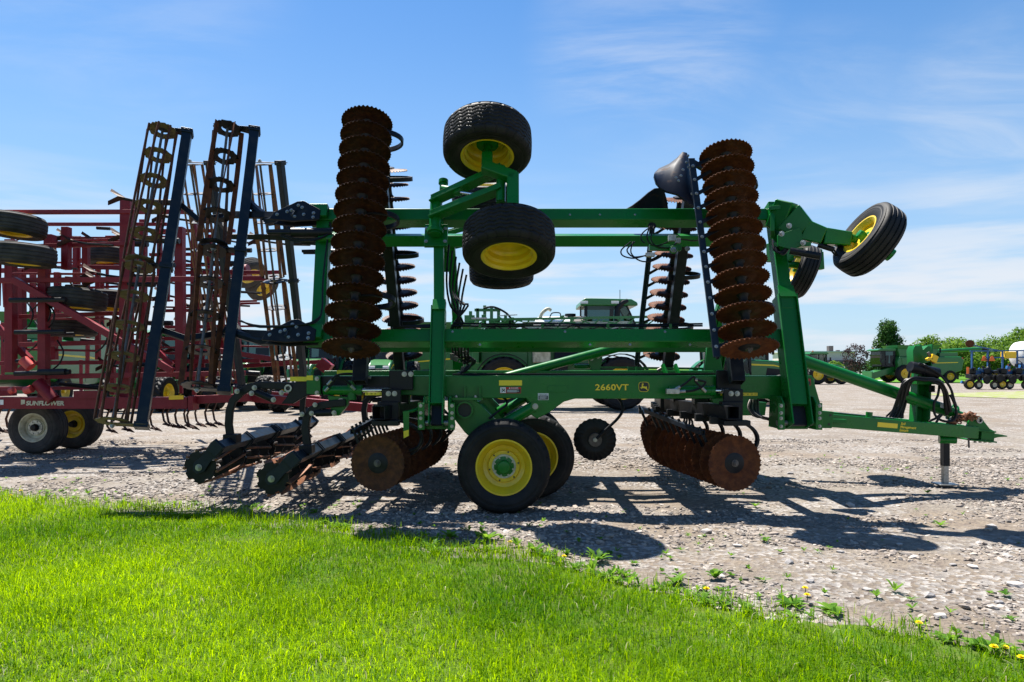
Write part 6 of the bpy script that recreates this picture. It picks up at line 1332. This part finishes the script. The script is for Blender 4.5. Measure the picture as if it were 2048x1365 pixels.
for i in range(6): k.part('boom_hose', MB().tube([(-3.0 + i, -1.85, 3.0), (-2.6 + i, -1.88, 3.2 - 0.05 * (i % 3)), (-2.2 + i, -1.85, 3.05), (-1.9 + i, -1.85, 3.1)], 0.025, 6), 'hose')
k.part('boom_knuckle', MB().box((2.75, -1.75, 2.9), (0.55, 0.25, 0.45)), 'green_far', bevel=0.03)
rf = k.part('boom_centre_frame', MB().box((-3.3, 0, 2.6), (0.25, 2.6, 1.6)), 'green_far', bevel=0.02)
for i in range(22):
    x = -3.55 + rb_.uniform(0, 1.55); z = 3.05 + rb_.uniform(0, 0.8) * (1 - abs(x + 2.9) / 1.4); k.part('frame_block', MB().box((x, -1.2 + rb_.uniform(-0.2, 0.3), z), (rb_.uniform(0.1, 0.4), 0.2, rb_.uniform(0.1, 0.35))), 'green_far' if i % 5 else 'black', rf, bevel=0.01)
for i in range(7): k.part('frame_post', MB().box((-3.5 + 0.27 * i, -1.1 + 0.1 * (i % 3), 3.3 + 0.12 * (3 - abs(i - 2))), (0.12, 0.2, 0.75)), 'green_far', rf, bevel=0.01)
k.part('frame_head', MB().box((-2.85, -1.0, 3.85), (1.0, 0.2, 0.10)), 'green_far', rf); k.part('hose_loop', MB().tube([(-3.0, -1.2, 3.9), (-2.6, -1.2, 3.95), (-2.1, -1.2, 3.7), (-1.8, -1.2, 3.3)], 0.04, 8), 'hose', rf)

# row-crop planter at the right edge
k = Kit('planter', placed(at(2035, 50), 51.5, 0.0), 'blue and black row crop planter with white tank at the right edge', 'planter')
fr = k.part('toolbar', MB().bar((-2.6, -0.4, 1.25), (4.5, -0.4, 1.25), 0.3, 0.3), 'blue', bevel=0.02)
for z, x0 in ((2.85, -2.6), (2.35, -1.5)): k.part('upper_rail', MB().bar((x0, -0.2, z), (3.5, -0.2, z + 0.05), 0.1, 0.09), 'blue', fr)
for x in (-2.5, -1.3, -0.2, 0.9, 2.0): k.part('mast', MB().bar((x, -0.25, 1.2), (x, -0.25, 2.85), 0.10, 0.10), 'blue', fr)
k.part('fold_arm', MB().bar((-2.3, -0.7, 1.55), (-1.4, -0.75, 0.95), 0.12, 0.14), 'blue', fr); k.part('fold_arm', MB().bar((-1.4, -0.75, 0.95), (-0.5, -0.75, 0.98), 0.12, 0.12), 'blue', fr); k.part('marker_arm', MB().bar((-2.6, -0.3, 3.3), (-0.6, -0.3, 2.9), 0.08, 0.08), 'blue', fr)
k.part('marker_disc', MB().cyl((-2.75, -0.4, 3.4), (-2.7, -0.3, 3.4), 0.28, 18), 'rust', fr)
for i in range(5):
    x = -2.9 + 1.15 * i
    ru = k.part('row_unit', MB().box((x, -0.9, 0.95), (0.55, 0.8, 0.35), Matrix.Rotation(0.15, 3, 'X')), 'black', bevel=0.03)
    k.part('seed_box', MB().box((x, -0.75, 1.35), (0.45, 0.5, 0.4)), 'black', ru, bevel=0.05); k.part('linkage', MB().bar((x - 0.1, -0.4, 1.1), (x - 0.1, -1.3, 0.7), 0.08, 0.12), 'black', ru)
    for dx in (-0.18, 0.2): k.part('closing_wheel', MB().lathe([(0.09, -0.05), (0.2, -0.06), (0.25, 0), (0.2, 0.06), (0.09, 0.05)], (x + dx, -1.35, 0.85), (0.2, -1, 0), 20), 'rubber', ru)
    k.part('press_wheel', MB().lathe([(0.10, -0.06), (0.27, -0.07), (0.33, 0), (0.27, 0.07), (0.10, 0.06)], (x + 0.25, -1.2, 0.33), (0, -1, 0), 22), 'rubber_old', ru); k.part('wheel_disc', MB().cyl((x + 0.25, -1.28, 0.33), (x + 0.25, -1.26, 0.33), 0.16, 16), 'cream', ru)
TY_PL = tyre_mesh('tyre', 0.38, 0.26, 0.21, tread='lug', nth=44, nv=9); RIM_PL = rim_mesh('rim', 0.21, 0.26, 0.3, n=20)
for x in (-3.3, -0.9, 1.1, 2.6): k.wheel(x, -1.15, 0.38, -1, TY_PL, RIM_PL, None)
k.wheel(-1.35, -0.95, 1.02, -1, TY_PL, RIM_PL, None)
for x in (-1.75, -1.15): k.part('slow_vehicle_sign', MB().plate([V((x - 0.24, -0.5, 2.1)), V((x + 0.24, -0.5, 2.1)), V((x + 0.05, -0.5, 2.5)), V((x - 0.05, -0.5, 2.5))], V((0, 0.02, 0))), 'orange', fr)
for x, z in ((-3.3, 1.4), (-0.25, 1.6)): k.part('reflector', MB().box((x, -1.0, z), (0.16, 0.03, 0.5)), 'orange', fr)
k.part('seed_hopper', MB().box((0.35, -0.1, 2.55), (0.8, 0.6, 0.5)), 'plastic_yellow', bevel=0.05)
k.part('liquid_tank', MB().lathe([(0, 0), (0.7, 0.03), (0.95, 0.2), (1.0, 0.5), (1.0, 2.2), (0.9, 2.5), (0, 2.6)], (1.35, 0.6, 2.6), (1, 0, 0), 28), 'white', angle=60)

rp = random.Random(31)
for i in range(46):
    x = rp.uniform(-3.2, 4.2); z = rp.uniform(0.5, 2.1); sz = rp.uniform(0.10, 0.32)
    if i % 3: k.part('row_unit_bracket', MB().box((x, rp.uniform(-1.3, 0.2), z), (sz, sz, sz * rp.uniform(0.6, 2.0)), Matrix.Rotation(rp.uniform(-0.6, 0.6), 3, 'Y')), 'black' if i % 5 else 'blue', fr)
    else: k.part('hose', MB().tube([(x, -0.6, z + 0.3), (x + 0.2, -0.75, z + 0.1), (x + 0.1, -0.8, z - 0.3), (x - 0.15, -0.7, z - 0.4)], 0.03, 6), 'hose', fr)
for i in range(7):
    x = -2.2 + 0.95 * i; k.part('coulter_wheel', MB().lathe([(0.10, -0.05), (0.27, -0.06), (0.33, 0), (0.27, 0.06), (0.10, 0.05), (0.0, 0.05)], (x, -1.45, 0.72 + 0.1 * (i % 2)), (0.15, -1, 0), 20), 'rubber', fr)
# low building beyond the yard
BY = 112.0; b0, b1 = at(1590, BY), at(1713, BY)
bl = empty('low_building', ((b0 + b1) / 2, BY + 5, 0)); tag(bl, 'low flat roofed building with pinkish siding and dark fascia', 'building')
xm = (b0 + b1) / 2
MB().box((xm, BY + 5, 1.4), (b1 - b0, 9.4, 2.8)).build('wall', 'stone_wall', bl)
MB().box((at(1672, BY), BY - 0.5, 2.0), (at(1714, BY) - at(1640, BY) + 0.6, 1.6, 1.1)).build('fascia', 'fascia', bl, bevel=0.03)
for i in range(34):
    x = b0 + 0.1 + i * (b1 - b0 - 0.4) / 33; MB().box((x, BY + 0.28, 3.45), (0.30, 0.06, 1.35)).build('siding_panel', 'siding', bl)
MB().box((xm, BY + 5, 3.45), (b1 - b0 - 0.02, 9.3, 1.34)).build('upper_wall', 'siding', bl)
rf = MB().box((xm, BY + 5, 4.2), (b1 - b0 + 0.5, 10.0, 0.16)).build('roof', 'roof_trim', bl)
MB().box((at(1677, BY), BY + 3, 4.75), (0.75, 0.9, 0.95)).build('roof_vent', 'worn_steel', rf, bevel=0.03); MB().box((at(1693, BY), BY + 3, 4.4), (0.5, 0.5, 0.25)).build('roof_vent', 'worn_steel', rf)
for px in (1650, 1690): f = MB().box((at(px, BY), BY + 0.29, 1.0), (1.6, 0.1, 1.2)).build('window', 'glass', bl); MB().box((at(px, BY), BY + 0.24, 0.38), (1.8, 0.12, 0.08)).build('sill', 'roof_trim', f)

# ------------------------------------------------------------------ trees
def tree(name, x, y, h, rad, material, label, trunk_h=0.25, shape='round', n=2600, leaf=0.16, seed=1, low=0.12, group=None, clumps=26, cat='tree'):
    r = np.random.default_rng(seed); root = empty(name, (x, y, 0)); tag(root, label, cat, group)
    b = MB(); top = V((x + r.normal(0, .1), y, h * 0.72)); b.tube([V((x, y, -0.05)), V((x, y, h * trunk_h)), V((x + r.normal(0, .15), y + r.normal(0, .1), h * 0.5)), top], [h * 0.03, h * 0.022, h * 0.014, h * 0.004], 8)
    C = []
    for i in range(clumps):
        f = (i + 0.5) / clumps; z = h * (low + (0.96 - low) * f); g = (z / h - low) / (1 - low)
        if shape == 'cone': w = rad * (1.02 - g) ** 0.75 * (0.35 + 0.65 * min(1, g * 6))
        elif shape == 'round': w = rad * math.sqrt(max(0.02, 1 - (2 * g - 0.95) ** 2))
        else: w = rad * (0.45 + 0.55 * math.sin(math.pi * min(1, g * 0.8 + 0.15)))
        a = i * 2.399 + r.normal(0, .3); q = w * r.uniform(0.35, 0.95); C.append((x + q * math.cos(a), y + q * math.sin(a), z, rad * r.uniform(0.22, 0.40)))
    for cx, cy, cz, cr in C[::2]: b.tube([V((x, y, max(h * trunk_h * 0.8, cz - h * 0.18))), V(((x + cx) / 2, (y + cy) / 2, cz - h * 0.06)), V((cx, cy, cz))], [h * 0.009, h * 0.006, h * 0.002], 5)
    b.build('trunk', 'bark', root)
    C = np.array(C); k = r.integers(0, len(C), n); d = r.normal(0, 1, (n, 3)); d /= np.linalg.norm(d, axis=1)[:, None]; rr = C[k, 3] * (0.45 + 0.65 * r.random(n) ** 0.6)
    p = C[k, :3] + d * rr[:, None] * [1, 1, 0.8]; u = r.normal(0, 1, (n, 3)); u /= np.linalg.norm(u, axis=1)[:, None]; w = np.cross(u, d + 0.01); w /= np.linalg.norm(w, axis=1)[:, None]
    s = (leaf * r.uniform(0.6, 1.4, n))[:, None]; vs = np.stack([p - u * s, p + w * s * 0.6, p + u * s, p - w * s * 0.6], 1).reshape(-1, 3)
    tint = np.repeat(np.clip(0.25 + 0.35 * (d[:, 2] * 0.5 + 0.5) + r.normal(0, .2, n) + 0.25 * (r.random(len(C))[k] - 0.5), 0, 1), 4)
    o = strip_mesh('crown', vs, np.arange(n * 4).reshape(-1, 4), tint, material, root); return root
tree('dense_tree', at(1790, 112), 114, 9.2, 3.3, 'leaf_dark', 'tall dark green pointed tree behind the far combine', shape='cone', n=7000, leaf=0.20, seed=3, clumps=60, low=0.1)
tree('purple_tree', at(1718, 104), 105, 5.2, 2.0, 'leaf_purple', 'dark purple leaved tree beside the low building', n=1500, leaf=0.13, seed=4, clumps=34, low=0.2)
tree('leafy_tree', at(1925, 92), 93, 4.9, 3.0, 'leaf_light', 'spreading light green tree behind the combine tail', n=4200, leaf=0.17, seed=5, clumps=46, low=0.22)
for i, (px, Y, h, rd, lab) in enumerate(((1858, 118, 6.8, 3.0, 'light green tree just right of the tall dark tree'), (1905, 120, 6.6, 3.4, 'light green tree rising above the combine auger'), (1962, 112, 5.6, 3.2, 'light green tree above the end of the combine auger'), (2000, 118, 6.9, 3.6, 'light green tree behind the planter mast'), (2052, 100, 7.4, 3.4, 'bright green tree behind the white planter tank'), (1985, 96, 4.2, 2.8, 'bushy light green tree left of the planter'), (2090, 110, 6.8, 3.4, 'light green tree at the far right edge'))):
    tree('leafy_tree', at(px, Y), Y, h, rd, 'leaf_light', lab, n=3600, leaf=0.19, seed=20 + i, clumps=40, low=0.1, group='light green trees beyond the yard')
tree('green_bush', at(1672, 95), 95, 2.3, 1.2, 'leaf_light', 'small light green tree between tractor and building', n=1500, leaf=0.15, seed=41, low=0.2)
for i, px in enumerate((1740, 1752)): tree('white_bush', at(px, 125), 125, 2.6, 2.0, 'leaf_dark', ('dark shrub left of the tall tree', 'dark shrub under the tall tree')[i], n=900, leaf=0.18, seed=50 + i, low=0.05, group='shrubs under the tall tree', cat='shrub')
MB().box((at(1752, 150), 152, 1.0), (6.0, 4.0, 2.4)).build('white_shed', 'white'); tag(bpy.data.objects['white_shed'], 'small white shed far behind the purple tree', 'shed')

# ------------------------------------------------------------------ weeds and dandelions
def leaf_fan(r, x, y, n, ln, wd, rise=0.5, lobes=False):
    """Rosette of long leaves, each a bent strip with a few stations."""
    vs, fs, tt = [], [], []
    for i in range(n):
        a = 2 * math.pi * i / n + r.uniform(-.4, .4); L = ln * r.uniform(.65, 1.15); W = wd * r.uniform(.7, 1.2); e = rise * r.uniform(.5, 1.4); t = r.random(); o = len(vs); m = 7
        for j in range(m):
            f = j / (m - 1); d = L * (f - 0.25 * e * f * f); z = L * (e * f - 0.55 * e * f * f) + 0.012
            w = W * math.sin(math.pi * (0.12 + 0.86 * f)) * (1.0 if not lobes else (1.25 if j % 2 else 0.55)); w = max(w, 0.001)
            cx, cy = x + d * math.cos(a), y + d * math.sin(a); sx, sy = -math.sin(a) * w / 2, math.cos(a) * w / 2; g = float(ground_z(cx, cy))
            vs += [(cx - sx, cy - sy, g + z + w * 0.12), (cx, cy, g + z), (cx + sx, cy + sy, g + z + w * 0.12)]; tt += [t, t * 0.8, t]
        for j in range(m - 1):
            for c in (0, 1): q = o + j * 3 + c; fs.append((q, q + 1, q + 4, q + 3))
    return vs, fs, tt
def weed(name, px, py, n, ln, wd, label, rise=0.5, lobes=False, group=None, seed=0, cat='weed'):
    Yg = F_PX * EYE_H / (py - HORIZON); p = P(px, py, Yg); r = random.Random(seed)
    vs, fs, tt = leaf_fan(r, p.x, p.y, n, ln, wd, rise, lobes)
    o = strip_mesh(name, np.array(vs), np.array(fs), np.array(tt), 'weed'); tag(o, label, cat, group); return o
weed('thistle', 1195, 1122, 26, 0.15, 0.035, 'big jagged thistle at the lawn edge below the wheel shadow', 0.9, True, seed=1)
weed('dock_plant', 975, 1085, 12, 0.15, 0.05, 'broad leaved dock plant at the lawn edge right of the main wheel', 0.8, seed=2)
weed('dock_plant', 900, 1082, 14, 0.13, 0.045, 'broad leaved dock plant at the lawn edge under the main wheel', 0.7, seed=3)
weed('dock_plant', 1070, 1108, 10, 0.12, 0.045, 'small dock plant left of the big thistle', 0.8, seed=4)
weed('dock_plant', 1350, 1165, 14, 0.13, 0.04, 'leafy dock plant right of the big thistle', 0.8, seed=5)
weed('dock_plant', 1430, 1155, 9, 0.10, 0.05, 'yellowish upright dock plant alone on the gravel', 1.3, seed=6)
weed('dock_plant', 1462, 1150, 6, 0.06, 0.03, 'tiny leafy plant beside the yellowish dock', 0.9, seed=7)
weed('dock_plant', 1530, 1083, 9, 0.07, 0.035, 'small leafy plant on gravel below the front disc gang', 0.8, seed=8)
weed('dock_plant', 1580, 1205, 14, 0.14, 0.045, 'flat dark rosette at the lawn edge below the rocks', 0.35, seed=9)
weed('dock_plant', 1660, 1215, 12, 0.13, 0.045, 'flat rosette at the lawn edge beside a dandelion', 0.35, seed=10)
weed('dock_plant', 1790, 1180, 8, 0.10, 0.02, 'thin leaved plant standing on the stones at right', 1.2, seed=11)
weed('dock_plant', 1960, 1290, 14, 0.12, 0.05, 'broad rosette in the lower right lawn corner', 0.4, seed=12)
weed('dock_plant', 1855, 985, 9, 0.07, 0.04, 'small weed on gravel beyond the tongue shadow', 0.9, seed=13)
weed('dock_plant', 1510, 1012, 9, 0.09, 0.03, 'small weed in the shadow right of the front disc', 0.9, seed=14)
weed('dock_plant', 1880, 1048, 9, 0.10, 0.03, 'pale weed beside the long shadow at right', 0.6, seed=15)
# tiny weeds all over the gravel
vs, fs, tt = [], [], []; r = random.Random(5); cnt = 0
for i in range(4200):
    x = r.uniform(-8, 8); y = 3.6 + 9 * r.random() ** 1.6; e = float(lawn_edge(x))
    if y < e - 0.05 or abs(x) > y * 0.8 + 0.5: continue
    dn = float(vn(x, y, 0.9)); nearb = math.exp(-(y - e) / 0.8)
    if r.random() > max(0.10 if dn > 0.5 else 0.03, 0.6 * nearb + (0.30 if dn > 0.66 else 0)): continue
    a, b_, c = leaf_fan(r, x, y, r.randint(4, 10), r.uniform(0.02, 0.055) * (1 + nearb * 1.2), r.uniform(0.008, 0.02) * (1 + nearb * 0.8), r.uniform(.4, 1.5), r.random() < 0.35); o = len(vs); vs += a; fs += [tuple(q + o for q in f) for f in b_]; tt += c
for i in range(330):   # a looser fringe where the lawn gives way to gravel
    x = r.uniform(-2.0, 4.6); y = float(lawn_edge(x)) + abs(r.gauss(0, 0.16)) - 0.10
    if float(vn2(x, y, 0.45)) < 0.38: continue
    a, b_, c = leaf_fan(r, x, y, r.randint(5, 11), r.uniform(0.03, 0.09), r.uniform(0.010, 0.028), r.uniform(.4, 1.5), r.random() < 0.5); o = len(vs); vs += a; fs += [tuple(q + o for q in f) for f in b_]; tt += c
wd_ = strip_mesh('sparse_weeds', np.array(vs), np.array(fs), np.array(tt), 'weed'); tag(wd_, 'tiny green weeds sprouting through the gravel', 'weeds', kind='stuff')
# taller tufts along the ragged lawn edge
x = nr.uniform(-7.5, 4.5, 9500); y = lawn_edge(x) + nr.normal(-0.04, 0.15, len(x)); k = nr.random(len(x)) < vn(x, y, 0.4) ** 1.6 * 1.3; x, y = x[k], y[k]; n = len(x)
gv, gf, gt = blades(np.stack([x, y, ground_z(x, y)], -1), nr.uniform(0.05, 0.15, n), nr.uniform(0.003, 0.007, n), nr.uniform(0.1, 0.9, n), nr.uniform(0, 6.28, n), nr.random(n) * 0.8)
tf = strip_mesh('edge_tufts', gv, gf, gt, 'grass'); tag(tf, 'ragged taller grass tufts along the lawn edge', 'grass', kind='stuff')
def dandelion(px, py, label, seed, clock=False):
    Yg = F_PX * EYE_H / (py - HORIZON); p = P(px, py, Yg); r = random.Random(seed); h = r.uniform(0.03, 0.045) + (0.03 if float(lawn_edge(p.x)) - p.y > 0.1 else 0); root = empty('dandelion', p); root.location.z = 0; tag(root, label, 'dandelion', 'dandelions along the lawn edge')
    MB().tube([V((p.x, p.y, 0)), V((p.x + 0.005, p.y, h * 0.6)), V((p.x, p.y - 0.005, h))], 0.003, 5).build('stem', 'weed', root)
    vs, fs = [], []; n = 26; c = V((p.x, p.y, h))
    for ring in range(3):
        for i in range(n):
            a = 2 * math.pi * i / n + ring * .1; e = (0.15, 0.6, 1.1)[ring] if not clock else (-0.5, 0.3, 1.0)[ring]; L = (0.022, 0.018, 0.012)[ring] if not clock else 0.02; dd = V((math.cos(a) * math.cos(e), math.sin(a) * math.cos(e), math.sin(e))); s = V((-math.sin(a), math.cos(a), 0)) * 0.0022; o = len(vs)
            vs += [c - s, c + s, c + dd * L + s, c + dd * L - s]; fs.append((o, o + 1, o + 2, o + 3))
    strip_mesh('flower_head', np.array([v[:] for v in vs]), np.array(fs), np.random.default_rng(seed).random(len(vs)), 'seed_head' if clock else 'petal', root)
for i, (px, py, lab, ck) in enumerate(((1020, 1092, 'yellow dandelion among dock leaves right of the main wheel', False), (1128, 1122, 'yellow dandelion just left of the big thistle', False), (1614, 1203, 'yellow dandelion among rosettes below the rocks', False), (1838, 1258, 'yellow dandelion at the ragged edge in the right corner', False), (1988, 1318, 'larger yellow dandelion in the lower right lawn', False), (2010, 1308, 'small yellow dandelion beside the larger one, lower right', False), (2043, 1338, 'yellow dandelion touching the right picture edge', False), (690, 1048, 'yellow dandelion at the lawn edge below the rear disc', False), (22, 998, 'yellow dandelion at the far left of the lawn edge', False), (42, 988, 'second yellow dandelion from the left lawn corner', False), (1413, 1190, 'yellow dandelion on the lawn below the yellowish dock', False), (1610, 1186, 'pale yellow flower on the gravel above the rosettes', False), (838, 1070, 'white dandelion seed head below the main wheel', True), (57, 996, 'white dandelion seed head at the left lawn edge', True))): dandelion(px, py, lab, 60 + i, ck)
